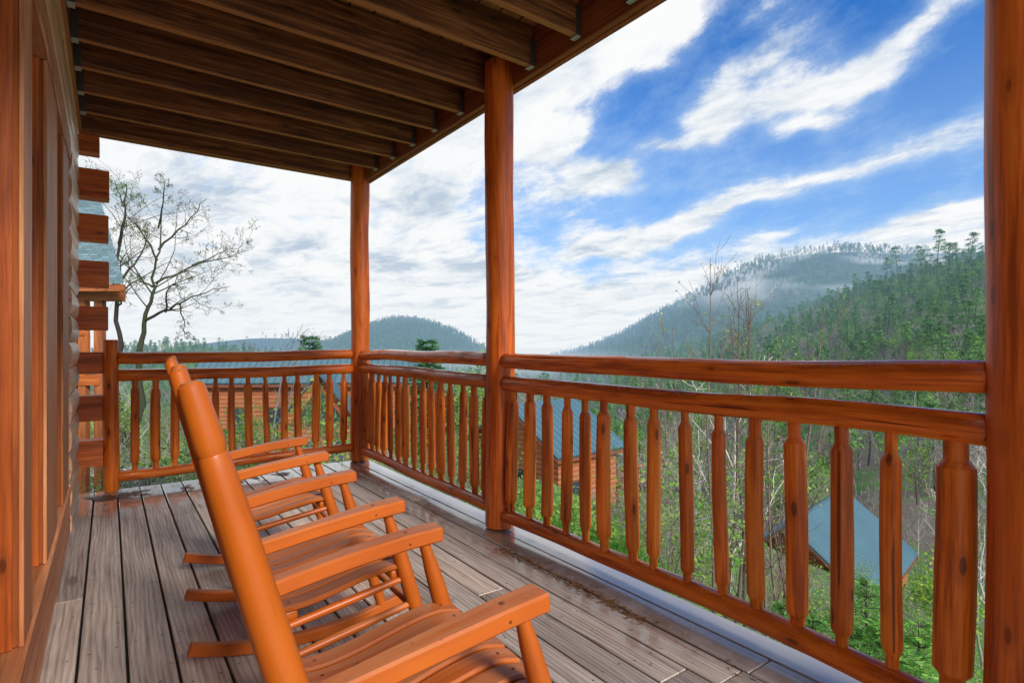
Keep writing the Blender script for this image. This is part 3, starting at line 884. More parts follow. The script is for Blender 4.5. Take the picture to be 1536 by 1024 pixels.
# tall ridge pines first
def crest(a):
    return max((((terr(a*f,f)-CAM_H)/f,f) for f in range(200,640,10)))[1]
for u_a,sc in ((.815,1.75),(.785,1.55),(.762,1.85),(.742,1.5),(.725,1.6),(.690,1.9),(.672,1.7),(.640,1.2),(.615,1.3),(.57,1.15),(.545,1.3),(.50,1.1),(.66,1.0),(.71,1.1),(.80,1.2),(.775,1.0)):
    F=crest(u_a)*rr.uniform(.86,.98); R=u_a*F; me=rr.choice((pines[0],pines[2]))
    n,l,c,g='pine_tree','tall thin dark pine standing out along the top of the right-hand mountainside','pine tree','tall pines along the mountain crest'
    o=place(me,n,W(R,F,terr(R,F)),rr.uniform(0,6.28),sc*rr.uniform(.8,1.0),l,c,g,rr.gauss(0,.05),rr.gauss(0,.05)); SRC.setdefault(me.name,o)
for F,R,z in hill:
    k=kind_at(R,F)
    if cnt[k]<LIM[k]:
        cnt[k]+=1; me=rr.choice({'pine':pines,'green':greens,'bare':bares}[k])
        n,l,c,g=HL[k]
        o=place(me,n,W(R,F,z),rr.uniform(0,6.28),rr.uniform(.6,1.05),l,c,g,rr.gauss(0,.05),rr.gauss(0,.05))
        SRC.setdefault(me.name,o)
    else: stuff_pts.append((R,F,z,k,rr.uniform(.55,.95)))
# distant wood as one mass --------------------------------------------------
def scatter(n,fn,kinds,smin,smax):
    c=0; t=0
    while c<n and t<n*60:
        t+=1
        p=fn()
        if p is None: continue
        R,F=p; stuff_pts.append((R,F,terr(R,F),rr.choice(kinds),rr.uniform(smin,smax))); c+=1
def fa():
    F=rr.uniform(180,560); a=rr.uniform(.1,.9); R=a*F
    return (R,F) if R-.113*F>25 else None
scatter(4800,fa,['pine','bare','bare','green','green'],.5,.9)
def fb():
    F=rr.uniform(480,1500); a=rr.uniform(.03,.75); R=a*F
    return (R,F) if R-.05*F>25 else None
scatter(9000,fb,['pine','pine','green'],.55,.9)
def fc():
    R=-172+rr.gauss(0,90); F=860+rr.gauss(0,110); return (R,F)
scatter(6500,fc,['pine','pine','green'],.45,.72)
def fd():
    F=rr.uniform(170,640); a=rr.uniform(-.95,-.05); R=a*F; return (R,F)
scatter(7500,fd,['bare','pine','pine','green'],.42,.72)
def fe():
    F=rr.uniform(110,420); a=rr.uniform(-.35,.35); return (a*F,F)
scatter(900,fe,['bare','bare','green','pine'],.6,1.)

def forest(points):
    kinds=sorted(SRC); idx={k:i for i,k in enumerate(kinds)}
    byk={'pine':[p.name for p in pines],'green':[p.name for p in greens],'bare':[p.name for p in bares]}
    co=[];ki=[];sc=[];rz=[]
    for R,F,z,k,s in points:
        p=W(R,F,z); co.append(tuple(p)); ch=[n for n in byk[k] if n in idx]
        ki.append(idx[rr.choice(ch)]); sc.append(s); rz.append(rr.uniform(0,6.28))
    me=bpy.data.meshes.new('distant_forest'); me.from_pydata(co,[],[])
    a=me.attributes.new('kind','INT','POINT'); a.data.foreach_set('value',np.array(ki,dtype=np.int32))
    a=me.attributes.new('sc','FLOAT','POINT'); a.data.foreach_set('value',np.array(sc,dtype=np.float32))
    a=me.attributes.new('rz','FLOAT','POINT'); a.data.foreach_set('value',np.array(rz,dtype=np.float32))
    o=bpy.data.objects.new('distant_forest',me); COL.objects.link(o)
    ng=bpy.data.node_groups.new('forest_nodes','GeometryNodeTree')
    ng.interface.new_socket('Geometry',in_out='INPUT',socket_type='NodeSocketGeometry')
    ng.interface.new_socket('Geometry',in_out='OUTPUT',socket_type='NodeSocketGeometry')
    N=ng.nodes; L=ng.links
    gi=N.new('NodeGroupInput'); go=N.new('NodeGroupOutput'); jn=N.new('GeometryNodeJoinGeometry')
    def named(nm,ty):
        n=N.new('GeometryNodeInputNamedAttribute'); n.data_type=ty; n.inputs[0].default_value=nm; return n.outputs[0]
    ka=named('kind','INT'); sa=named('sc','FLOAT'); ra=named('rz','FLOAT')
    cx=N.new('ShaderNodeCombineXYZ'); L.new(ra,cx.inputs[2])
    for k in kinds:
        cmp=N.new('FunctionNodeCompare'); cmp.data_type='INT'; cmp.operation='EQUAL'
        L.new(ka,cmp.inputs[2]); cmp.inputs[3].default_value=idx[k]
        oi=N.new('GeometryNodeObjectInfo'); oi.inputs[0].default_value=SRC[k]; oi.transform_space='ORIGINAL'
        ip=N.new('GeometryNodeInstanceOnPoints')
        L.new(gi.outputs[0],ip.inputs['Points']); L.new(cmp.outputs[0],ip.inputs['Selection']); L.new(oi.outputs['Geometry'],ip.inputs['Instance'])
        L.new(cx.outputs[0],ip.inputs['Rotation']); L.new(sa,ip.inputs['Scale'])
        L.new(ip.outputs[0],jn.inputs[0])
    L.new(jn.outputs[0],go.inputs[0])
    md=o.modifiers.new('forest','NODES'); md.node_group=ng
    tag(o,'misty blue-green wood covering the far hills and valley','forest',kind='stuff')
forest(stuff_pts)

# ------------------------------------------------------------------ cabins below
def cabin(name,label,R,F,zb,rot,Lx,Ly,wallh,rise,roofmat,over=.6,windows=(),gable_windows=(),extra=None):
    """ridge along local x; local -y faces the viewer when rot=0"""
    root=empty(name,W(R,F,zb),-TH+rot); tag(root,label,'cabin')
    hx,hy=Lx/2,Ly/2
    mb=MB()
    c=[(-hx,-hy),(hx,-hy),(hx,hy),(-hx,hy)]
    for i in range(4):
        (x0,y0),(x1,y1)=c[i],c[(i+1)%4]
        mb.quad((x0,y0,-3),(x1,y1,-3),(x1,y1,wallh),(x0,y0,wallh))
    for x in (-hx,hx):
        i=[mb.addv(p,p) for p in ((x,-hy,wallh),(x,hy,wallh),(x,0,wallh+rise))]; mb.addf(i)
    mb.build('wall',M['logwall'],root,0)
    mb=MB(); sl=math.atan2(rise,hy); Ls=math.hypot(rise,hy)+over; th=.14
    for sg in (-1,1):
        d=Vector((0,sg*math.cos(sl),-math.sin(sl))); n=Vector((0,sg*math.sin(sl),math.cos(sl)))
        top=Vector((0,0,wallh+rise+.05)); 
        A=[(-hx-over,0),(hx+over,0),(hx+over,Ls),(-hx-over,Ls)]
        lo=[];hi=[]
        for x,s_ in A:
            p=Vector((x,0,0))+top+d*s_
            lo.append(mb.addv(p,(s_,x,0))); hi.append(mb.addv(p+n*th,(s_,x,0)))
        mb.addf(hi if sg<0 else hi[::-1]); mb.addf(lo[::-1] if sg<0 else lo)
        for i in range(4): mb.addf([lo[i],lo[(i+1)%4],hi[(i+1)%4],hi[i]])
    mb.build('roof',roofmat,root,0)
    mb=MB()
    for sg in (-1,1):
        y=sg*(hy+over*math.cos(sl)); z=wallh-over*math.sin(sl)
        mb.box((-hx-over,y-.06,z-.16),(hx+over,y+.06,z+.03),0,.01)
        for x in (-hx-over+.05,hx+over-.05):
            mb.bar([(x,0,wallh+rise-.05),(x,y,z-.05)],(.12,.22),(1,0,0),.01)
    mb.build('fascia',M['logtrim'],root,0)
    def win(x0,x1,z0,z1,face):
        mb=MB(); fw=.09
        def bx(a,b,c_,d,e0,e1):
            if face=='y': mb.box((a,-hy-e1,c_),(b,-hy-e0,d),2,.005)
            elif face=='x': mb.box((hx+e0,a,c_),(hx+e1,b,d),2,.005)
            else: mb.box((-hx-e1,a,c_),(-hx-e0,b,d),2,.005)
        bx(x0-fw,x0,z0-fw,z1+fw,.0,.08); bx(x1,x1+fw,z0-fw,z1+fw,.0,.08); bx(x0,x1,z1,z1+fw,.0,.08); bx(x0,x1,z0-fw,z0,.0,.08)
        f=mb.build('window',M['logtrim'],root,0)
        mb=MB(); bx(x0,x1,z0,z1,.005,.03); mb.build('pane',M['glass_far'],f,0)
    for w in windows: win(*w)
    if extra: extra(root,hx,hy)
    return root
def deckrail(root,x0,x1,y,z,depth):
    mb=MB(); mb.box((x0,y-depth,z-.15),(x1,y,z),0,.01)
    for x in (x0+.1,(x0+x1)/2,x1-.1): mb.box((x-.1,y-depth+.05,z-6),(x+.1,y-depth+.25,z-.15),2,.01)
    b=mb.build('balcony',M['logtrim'],root,0)
    mb=MB(); mb.box((x0,y-depth,z+.95),(x1,y-depth+.1,z+1.05),0,.01)
    n=int((x1-x0)/.35)
    for i in range(n+1):
        x=x0+(x1-x0-.08)*i/n; mb.box((x,y-depth+.02,z),(x+.08,y-depth+.08,z+.95),2,.005)
    mb.build('balcony_rail',M['logwall'],b,0)
def extraA(root,hx,hy):
    deckrail(root,hx+.02,hx+2.4,-hy+1.4,-.9,1.6); deckrail(root,hx+.02,hx+2.4,-hy+1.4,-3.4,1.6)
cabin('log_cabin','orange log cabin with a wide teal roof seen between the balusters beside the middle post',1.95,35.2,-6.45,math.radians(39),4.8,7.8,1.6,2.3,M['roof_far'],.5,((-1.6,-.7,-1.4,-.1,'y'),(-1.2,-.2,-1.2,.2,'-x'),(1.0,1.8,-1.2,.2,'-x')),extra=extraA)
def extraB(root,hx,hy):
    mb=MB(); mb.tube([(hx-.4,0,5.8),(hx-.4,0,6.6)],.05,8); mb.tube([(hx-.4,-.02,6.6),(hx-.45,-.10,6.66)],[.26,.28],16); mb.build('vent_cap',M['steel'],root,40)
cabin('log_cabin','cabin with a steep blue-green metal roof far below the right-hand railing',21.8,39.7,-16.2,math.radians(45),11.,8.6,2.4,3.4,M['roof_blue'],.6,((-3,-2,.3,1.7,'y'),),extra=extraB)
def gable(root,hx,hy):
    # projecting front gable with triangular glazing
    gx,gw,gy,h,rise=hx-6.2,2.7,-hy-2.2,.4,3.4
    mb=MB()
    pts=[(gx-gw,gy,-4),(gx+gw,gy,-4),(gx+gw,gy,h),(gx,gy,h+rise),(gx-gw,gy,h)]
    mb.addf([mb.addv(p,p) for p in pts])
    for x in (gx-gw,gx+gw): mb.quad((x,gy,-4),(x,-hy+.5,-4),(x,-hy+.5,h),(x,gy,h))
    mb.build('gable_wall',M['logwall'],root,0)
    mb=MB()
    for sg in (-1,1):
        n=Vector((sg*rise,0,gw)).normalized()*.12
        e=Vector((gx+sg*(gw+.5),0,h-.5*rise/gw)); t=Vector((gx,0,h+rise))
        lo=[];hi=[]
        for p,yy,g in ((t,gy-.5,(0,0,0)),(e,gy-.5,(4.6,0,0)),(e,0,(4.6,5,0)),(t,0,(0,5,0))):
            q=Vector((p.x,yy,p.z)); lo.append(mb.addv(q+Vector((0,0,.03)),g)); hi.append(mb.addv(q+n,g))
        mb.addf(hi); mb.addf(lo[::-1])
        for i in range(4): mb.addf([lo[i],lo[(i+1)%4],hi[(i+1)%4],hi[i]])
    mb.build('gable_roof',M['roof_far'],root,0)
    for s in (-1,1):
        mb=MB(); y=gy-.03
        mb.addf([mb.addv(p,p) for p in ((gx+s*.12,y,h+.2),(gx+s*1.6,y,h+.2),(gx+s*.12,y,h+2.3))]); f=mb.build('gable_window',M['glass_far'],root,0)
    mb=MB(); mb.box((gx-.10,gy-.10,-2),(gx+.10,gy-.01,h+rise-.1),2,.01); mb.box((gx-gw+.1,gy-.12,h-.02),(gx+gw-.1,gy-.011,h+.16),0,.01)
    for s in (-1,1): mb.bar([(gx+s*1.7,gy-.07,h+.3),(gx-s*.0,gy-.07,h+2.5)],(.12,.1),(0,1,0),.01)
    mb.build('gable_frame',M['logtrim'],root,0)
    for x in (gx-1.5,gx+.5):
        mb=MB(); mb.box((x,gy-.05,h-2.6),(x+1.2,gy-.005,h-1.1),2,.01); mb.build('window_pane',M['glass_far'],root,0)
cabin('log_cabin','long orange log cabin with blue-grey roof and pointed glazed gable beyond the rear railing',-14.5,42,-4.6,math.radians(4),15.,5.,3.3,1.8,M['roof_far'],.6,((-5.5,-4.2,-.2,1.3,'y'),(-2.8,-1.6,-.2,1.3,'y')),extra=gable)

# neighbouring porch wing at the far left
def wing():
    F0=9.2
    root=empty('neighbouring_porch',W(-7.6,F0,0),-TH); tag(root,'neighbouring porch with a teal shingle roof and brown posts behind the log ends','porch')
    def at(u,v): return ((u-768)/838*F0+7.6, 0, CAM_H+(517-v)/838*F0)
    mb=MB(); x1=(185-768)/838*(F0-.3)+7.6; x1t=(150-768)/838*(F0+1.6)+7.6
    ze=at(0,424)[2]; zt=(517-296)/838*(F0+1.6)+CAM_H
    dp=1.6
    x0=-1.6
    def rv(x,y,z): return mb.addv((x,y,z),((zt-z)*1.5,x,0))
    f=[rv(x0,-.3,ze),rv(x1,-.3,ze),rv(x1t,dp,zt),rv(x0,dp,zt)]
    b=[rv(x0,-.3,ze-.05),rv(x1,-.3,ze-.05),rv(x1t,dp,zt-.05),rv(x0,dp,zt-.05)]
    mb.addf(f); mb.addf(b[::-1])
    for i in range(4): mb.addf([b[i],b[(i+1)%4],f[(i+1)%4],f[i]])
    mb.build('roof',M['shingle_near'],root,0)
    mb=MB(); mb.box((x0,-.30,ze-.17),(x1,-.24,ze-.055),0,.006); mb.box((x0,.0,ze-.30),(x1-.25,.12,ze-.12),0,.006); mb.build('fascia',M['beam'],root)
    zb=-1.3
    for u,w in ((122,.12),(146,.13),(104,.12)):
        x=at(u,0)[0]; mb=MB(); mb.box((x-w/2,0,zb),(x+w/2,.12,ze-.30),2,.006); mb.build('post',M['beam'],root)
    for u in (112,132,):
        x=at(u,0)[0]
    xa,xb=at(90,0)[0],at(150,0)[0]
    mb=MB(); mb.box((xa,-.02,at(0,578)[2]),(xb,.02,at(0,562)[2]),0,.006); mb.build('rail_band',M['trim'],root)
    mb=MB(); mb.box((xa,-.02,at(0,503)[2]),(xb-.18,.02,at(0,497)[2]),0,.004); mb.build('head_rail',M['trim'],root)
    mb=MB(); x=at(131,0)[0]; mb.box((x-.03,-.03,at(0,562)[2]),(x+.03,.03,at(0,503)[2]),2,.004); mb.build('window_frame',M['trim'],root)
    mb=MB(); mb.bar([(at(118,0)[0],-.1,at(0,700)[2]),(at(140,0)[0],-.25,at(0,738)[2])],(.05,.09),(0,0,1),.004); mb.build('door_frame',M['trim'],root)
    mb=MB(); mb.box((-1.5,-.6,zb-.1),(xb+.1,2,zb),0,.006); mb.build('floor',M['deck'],root)
wing()

# ------------------------------------------------------------------ near trees
def path_tree(name,limbs,mats,seed,twiglev=2,leaf=2,leafsize=.09,minr=.008,kid=7,tl=.5,lp=.08):
    rr=random.Random(seed); mb=MB(); tips=[]
    for pts,r0,r1 in limbs:
        pts=[Vector(p) for p in pts]
        # refine
        fine=[]
        for a,b in zip(pts[:-1],pts[1:]):
            for k in range(4):
                q=a.lerp(b,k/4); q+=Vector((rr.gauss(0,1),rr.gauss(0,1),rr.gauss(0,1)))*.03*(b-a).length; fine.append(q)
        fine.append(pts[-1]); n=len(fine)
        rad=[lerp(r0,r1,(i/(n-1))**.8) for i in range(n)]
        mb.tube(fine,rad,8,0,caps=False)
        L=sum((b-a).length for a,b in zip(pts[:-1],pts[1:]))
        for k in range(kid):
            i=rr.randint(int(n*.3),n-2); ax=(fine[i+1]-fine[i]).normalized(); sd=ax.orthogonal().normalized(); sd.rotate(Matrix.Rotation(rr.uniform(0,6.28),3,ax))
            branch(mb,fine[i],(ax*.6+sd*.75).normalized(),L*rr.uniform(.2,.45)*tl*2,max(minr,rad[i]*.5),1,rr,tips,1+twiglev,.3,.08,0,6,.75,minr,(3,4))
    for p,d in tips:
        for k in range(leaf):
            if rr.random()<lp: leafquad(mb,p+Vector((rr.gauss(0,1),rr.gauss(0,1),rr.gauss(0,1)))*.12,leafsize*rr.uniform(.6,1.3),rr)
    return mb.mesh(name,mats,60)
# two big budding trees left, limbs drawn in metres in their own frame (x across, z up)
FT=24.
def tp(u,v,dy=0): return ((u-212)/838*FT, dy, (517-v)/838*FT+CAM_H)
def frame_place(me,name,R,F,label,cat,group=None):
    o=bpy.data.objects.new(name,me); COL.objects.link(o); o.location=W(R,F,0); o.rotation_euler=(0,0,-TH); tag(o,label,cat,group); return o
limbsA=[([tp(206,700),tp(210,523),tp(219,474),tp(229,430),tp(236,376),tp(246,294)],.15,.012),
 ([tp(217,484),tp(258,467,-.5),tp(290,457,-1),tp(334,442,-1.3),tp(371,435,-1.5)],.072,.008),
 ([tp(231,425),tp(275,396,.6),tp(319,381,1),tp(349,367,1.4)],.055,.008),
 ([tp(229,430),tp(205,420,.3),tp(186,411,.8)],.05,.01),
 ([tp(236,390),tp(222,350,-.4),tp(208,328,-.8)],.05,.01),
 ([tp(236,376),tp(262,330,.8),tp(286,286,1.3)],.055,.01),
 ([tp(240,340),tp(262,300,-.8),tp(268,285,-1)],.04,.01),
 ([tp(290,457,-1),tp(301,484,-1.2),tp(305,506,-1.4)],.035,.008),
 ([tp(258,467,-.5),tp(280,440,-1.4),tp(312,420,-2)],.045,.008),
 ([tp(275,396,.6),tp(300,372,1.5),tp(330,355,2)],.035,.008)]
M_TA=path_tree('big_bare_tree',limbsA,[M['barkmoss'],M['spring']],5,3,1,.06,.005,8,.40)
frame_place(M_TA,'bare_tree',(212-768)/838*FT,FT,'large leaning bare tree with a long limb reaching right beyond the rear railing','tree')
FT=30.
limbsB=[([tp(176,700),tp(178,520),tp(174,440),tp(178,370),tp(186,310),tp(190,276)],.16,.02),
 ([tp(175,430),tp(200,380,.5),tp(208,345,1)],.08,.012),([tp(178,370),tp(196,340,-.6),tp(210,296,-1)],.07,.012),
 ([tp(174,440),tp(150,400,.5),tp(140,350,.6)],.07,.012),([tp(186,310),tp(176,286),tp(172,268)],.04,.01),
 ([tp(176,460),tp(200,440,-.6),tp(222,428,-1)],.06,.01)]
M_TB=path_tree('big_budding_tree',limbsB,[M['barkdark'],M['spring']],8,3,1,.10,.006,8,.40,.32)
frame_place(M_TB,'budding_tree',(212-768)/838*FT,FT,'tall bare tree with fresh green buds directly behind the neighbouring roof','tree')

# saplings in front of the right railing
def sapling(seed,H,r,lean,leaf=1):
    rr=random.Random(seed); mb=MB(); tips=[]
    n=10; q=Vector((0,0,-.5)); d=Vector((lean,rr.gauss(0,.05),1)).normalized(); pts=[q.copy()]; rad=[r]
    for i in range(n):
        d=(d+Vector((rr.gauss(0,.03),rr.gauss(0,.03),.12))).normalized(); q=q+d*(H/n); pts.append(q.copy()); rad.append(max(.004,r*(1-.85*(i+1)/n)))
    mb.tube(pts,rad,7,0,caps=False)
    for k in range(20):
        i=rr.randint(2,n-1); ax=(pts[i]-pts[i-1]).normalized(); a=rr.uniform(0,6.28)
        sd=Vector((math.cos(a),math.sin(a),.2))
        L=H*rr.uniform(.10,.26)*(1.15-i/n*.6)
        branch(mb,pts[i],(ax*.8+sd*.7).normalized(),L,max(.004,rad[i]*.45),1,rr,tips,2,.22,.14,0,6,.6,.0025,(2,3))
    for p,dd in tips:
        for k in range(leaf):
            if rr.random()<.55: leafquad(mb,p+Vector((rr.gauss(0,1),rr.gauss(0,1),rr.gauss(0,1)))*.04,.035*rr.uniform(.6,1.5),rr)
    return mb.mesh('sapling',[M['barksap'],M['bud']],60)
saps=[sapling(i,h,.025,l,2) for i,h,l in ((31,5.6,.0),(32,5.2,.03),(33,4.6,-.04))]
SAPL=('sapling','thin reddish budding sapling standing just beyond the right-hand railing','sapling','saplings beyond the right-hand railing')
for u,F,hs,k in ((1070,8.2,1.0,0),(1100,8.8,.93,1),(1040,8.5,.82,2),(1150,8.6,.93,0),(1120,9.2,.88,2),(1175,9.0,.80,1),(1010,9.6,.80,1),(1200,9.6,.75,2),(1085,9.6,.95,1),(1160,10.,.9,2),(975,11.,.7,0)):
    a=(u-768)/838; R=a*F; z=terr(R,F)
    top=CAM_H+(517-{0:392,1:400,2:440}[k])/838*F
    H=(5.6,5.2,4.6)[k]; sc=max(.5,(CAM_H+.35+1.0*hs*(F/8.2)-z)/(H-.5)*hs)
    place(saps[k],SAPL[0],W(R,F,z),rr.uniform(0,6.28),sc,*SAPL[1:])

# middle-distance trees and shrubs -------------------------------------------
nb=[bare_tree('slope_tree',s,h,.085,[mt,M['bud']],3,1,.07,(3,4),.008,.7,.14,0,.28) for s,h,mt in ((41,9,M['bark']),(42,8,M['barkpale']),(43,10,M['bark']))]
nl=[leafy_mesh('slope_leafy',s,h,[M['bark'],M['bush']],.15,9,3,.07,(3,4),.008) for s,h in ((51,5.5),(52,4.5))]
shr=[shrub_mesh('shrub',s,h,w,[M['bark'],mt],9,ls,n) for s,h,w,mt,ls,n in ((61,1.5,1.6,M['bush'],.055,1700),(62,1.2,1.5,M['spring'],.05,1600),(63,1.9,1.4,M['bush'],.06,1800),(64,1.3,1.2,M['yellow'],.06,1000))]
shr.append(shrub_mesh('shrub',65,1.5,1.5,[M['barkpale'],M['dry']],13,.05,420)); shr.append(shrub_mesh('shrub',66,1.9,1.5,[M['bark'],M['bud']],14,.035,500))
firs=[fir_mesh('fir_bush',71,2.6,[M['barkdark'],M['fir']],1.9,15,8,.085),fir_mesh('fir_bush',72,2.0,[M['barkdark'],M['fir']],1.7,12,8,.085)]
FRM=[(2.0,35,8.),(21.8,39.7,10.),(-14.5,42,11.)]
def clear(R,F,pad=0):
    for r,f,d in FRM:
        if abs(R-r)<d*.62+pad and f-d*.5-pad<F<f+d*.5+pad: return False
        # keep the sight line to each cabin mostly open
    return True
def sight(R,F,h):
    """height limit so that the cabins stay visible behind low growth"""
    a=R/F; z=terr(R,F)+h
    for r,f,d,zt in ((3.0,32,9.,-6.8),(23.,40,13.,-14.2),(-14.5,42,15.,-2.6)):
        if F<f and abs(a-r/f)<d*.55/f:
            lim=CAM_H+(zt-CAM_H)*F/f
            if z>lim: return False
    return True
n=0;t=0
while n<150 and t<9000:
    t+=1; F=rr.uniform(13,95)**1.0; a=rr.uniform(-.75,.85); R=a*F
    me=rr.choice(nb); s=rr.uniform(.6,1.05)
    if not clear(R,F,1.5) or not sight(R,F,9*s*.75): continue
    z=terr(R,F)
    if F<40 and (z+8*s-CAM_H)/F>.02: continue
    place(me,'bare_tree',W(R,F,z),rr.uniform(0,6.28),s,'leafless tree on the wooded slope below the deck','bare tree','bare trees on the slope below the deck',rr.gauss(0,.06),rr.gauss(0,.06)); n+=1
n=0;t=0
while n<45 and t<6000:
    t+=1; F=rr.uniform(14,80); a=rr.uniform(-.75,.8); R=a*F; s=rr.uniform(.6,1.1)
    if a>.1 and rr.random()<.85: continue
    if not clear(R,F,1.) or not sight(R,F,5*s): continue
    z=terr(R,F)
    if F<30 and (z+5*s-CAM_H)/F>-.02: continue
    place(rr.choice(nl),'leafy_tree',W(R,F,z),rr.uniform(0,6.28),s,'small tree in fresh green leaf on the slope below the deck','leafy tree','leafy trees on the slope below the deck'); n+=1
n=0;t=0
while n<150 and t<9000:
    t+=1; F=rr.uniform(6.5,34) if rr.random()<.6 else rr.uniform(7,16); a=rr.uniform(-.76,.84); R=a*F; s=rr.uniform(.6,1.15)
    if not clear(R,F,.5) or not sight(R,F,1.5*s): continue
    z=terr(R,F); p=W(R,F,z)
    if p.x<2.9 and p.y<6.6: continue
    i=rr.choice((0,0,1,1,2,2,3,4,4,5,5))
    if a>.15 and F<12 and rr.random()<.6: continue
    place(shr[i],'shrub',p,rr.uniform(0,6.28),s,*(('yellow-green budding shrub on the bank below the deck','shrub','yellow shrubs on the bank below the deck') if i in (3,5) else ('twiggy brown shrub with dead leaves on the bank below the deck','shrub','brown shrubs on the bank below the deck') if i==4 else ('leafy green shrub on the bank below the deck','shrub','green shrubs on the bank below the deck'))); n+=1
for u,v,F,k,s in ((1270,900,5.4,0,1.0),(1330,930,5.2,1,1.05),(1215,915,6.0,1,1.),(1380,930,6.4,0,.95),(1300,870,6.6,0,1.05),(1180,900,6.8,1,.9)):
    a=(u-768)/838; R=a*F; top=CAM_H-(v-517)/838*F; H=(2.6,2.0)[k]*s
    z=terr(R,F); sc=s*max(.4,(top-z)/H)
    place(firs[k],'fir_bush',W(R,F,z),rr.uniform(0,6.28),sc,'bright green feathery fir just below the right-hand railing','fir','green firs below the right-hand railing')
ftop=fir_mesh('fir_top',73,2.6,[M['barkdark'],M['firblue']],1.15,24,11,.085)
# fir tops behind the rails
for u,v,F,s,lab in ((641,505,21.,1,'green fir top rising above the railing between the corner post and the middle post'),(465,500,62.,1,'small fir top just left of the corner post above the rear railing')):
    a=(u-768)/838; R=a*F; z=terr(R,F); top=CAM_H+(517-v)/838*F; sc=(top-z)/2.6
    place(ftop,'fir_tree',W(R,F,z),1.,sc*.98,lab,'fir')
# small bare tree above the rear rail
F=34.; a=(408-768)/838; R=a*F; z=terr(R,F); top=CAM_H+(517-470)/838*F
place(nb[0],'bare_tree',W(R,F,z),2.,(top-z)/8.4,'small rounded bare tree rising above the rear railing in front of the misty hill','tree')
# yellow flowering tree at right
F=58.; a=(1448-768)/838; R=a*F; place(yel,'yellow_tree',W(R,F,CAM_H-(860-517)/838*F),.4,1.1,'pale yellow budding tree beside the right post','tree')
F=150.; a=(1310-768)/838; R=a*F; place(yel,'yellow_tree',W(R,F,terr(R,F)),2.4,1.1,'pale cream flowering tree low on the mountainside just above the top rail','tree')

# undergrowth as one mass and grass
mb=MB(); g=random.Random(44); c=0
while c<26000:
    F=g.uniform(5.5,14) if g.random()<.5 else g.uniform(10,40); a=g.uniform(-.78,.86); R=a*F
    if nz2(R,F,.35,6)<-.1: c+=0; 
    if nz2(R,F,.35,6)<-.15: continue
    p=W(R,F,terr(R,F))
    if p.x<2.3 and p.y<5.6: continue
    h=g.random()**2*.55*(.5+nz2(R,F,.3,2)+.3)
    leafquad(mb,p+Vector((0,0,abs(h)+.03)),g.uniform(.05,.11)*(1+F/40),g,0,.3); c+=1
o=mb.build('undergrowth',M['bush'],None,0); tag(o,'low green undergrowth on the slope below the deck','undergrowth',kind='stuff')
mb=MB(); c=0
while c<26000:
    F=g.uniform(5.,15); a=g.uniform(-.80,.3); R=a*F; p=W(R,F,terr(R,F))
    if p.x<2.3 and p.y<5.55: continue
    h=g.uniform(.06,.2); b=g.uniform(0,6.28); w=.006+F*.0012; d=Vector((math.cos(b),math.sin(b),0)); l=Vector((g.gauss(0,.4),g.gauss(0,.4),1))*h
    i=[mb.addv(q,q) for q in (p-d*w,p+d*w,p+l)]; mb.addf(i,0,g.random()); c+=1
o=mb.build('grass',M['grass'],None,0); tag(o,'bright green grass just beyond the end of the deck','grass',kind='stuff')

# ------------------------------------------------------------------ sky and light
SUN_EL=math.radians(30); 
sun_dir=Vector((.07,-1.,0)).normalized()*math.cos(SUN_EL)+Vector((0,0,math.sin(SUN_EL)))
w=bpy.data.worlds.new('World'); SC.world=w; w.use_nodes=True
t=NT(w.node_tree); w.node_tree.nodes.clear(); w.cycles.sampling_method='MANUAL'; w.cycles.sample_map_resolution=256
sky=t.node('ShaderNodeTexSky',sky_type='NISHITA'); sky.sun_disc=False; sky.sun_elevation=SUN_EL
sky.sun_rotation=math.atan2(sun_dir.x,sun_dir.y); sky.altitude=600; sky.air_density=1.2; sky.dust_density=.3; sky.ozone_density=3.
gen=t.node('ShaderNodeTexCoord').outputs['Generated']
d=t.vmath('NORMALIZE',gen)
dx,dy,dz=t.sep(d)
# bearings over the valley: fr = along it, rr = across it
fr=t.math('ADD',t.math('MULTIPLY',dx,ST),t.math('MULTIPLY',dy,CT)); rt=t.math('SUBTRACT',t.math('MULTIPLY',dx,CT),t.math('MULTIPLY',dy,ST))
az=t.math('ARCTAN2',rt,fr); el=t.math('ARCSINE',dz)
zc=t.math('ADD',t.math('MAXIMUM',dz,0.),.10)
cp=t.comb(t.math('DIVIDE',rt,zc),t.math('DIVIDE',fr,zc),0.)
rot=t.node('ShaderNodeVectorRotate',rotation_type='Z_AXIS'); t.set(rot.inputs['Vector'],cp); rot.inputs['Angle'].default_value=math.radians(56)
cs=t.mul3(rot.outputs[0],(.75,1.15,1.))
wp=t.noise(cs,1.1,3,.5,0,1)
cs2=t.vmath('ADD',cs,t.vmath('SCALE',t.vmath('SUBTRACT',wp,(.5,.5,.5)),.55))
f1=t.noise(cs2,1.5,6,.60)
f2=t.noise(t.mul3(cs2,(1.,1.,1.)),5.5,5,.7)
ca_,sa_=math.cos(.30),math.sin(.30)
ag=t.comb(t.math('ADD',t.math('MULTIPLY',az,ca_*8.5),t.math('MULTIPLY',el,sa_*8.5)),t.math('ADD',t.math('MULTIPLY',az,-sa_*14.),t.math('MULTIPLY',el,ca_*14.)),3.3)
f3=t.noise(ag,1.,8,.68,0)
dens=t.math('ADD',t.math('MULTIPLY',f1,.27),t.math('ADD',t.math('MULTIPLY',f2,.21),t.math('MULTIPLY',f3,.52)))
wb=t.noise(ag,.42,3,.6,0,1)
bear=t.vmath('ADD',t.comb(az,el,0.),t.mul3(t.vmath('SUBTRACT',wb,(.5,.5,.5)),(.16,.10,0.)))
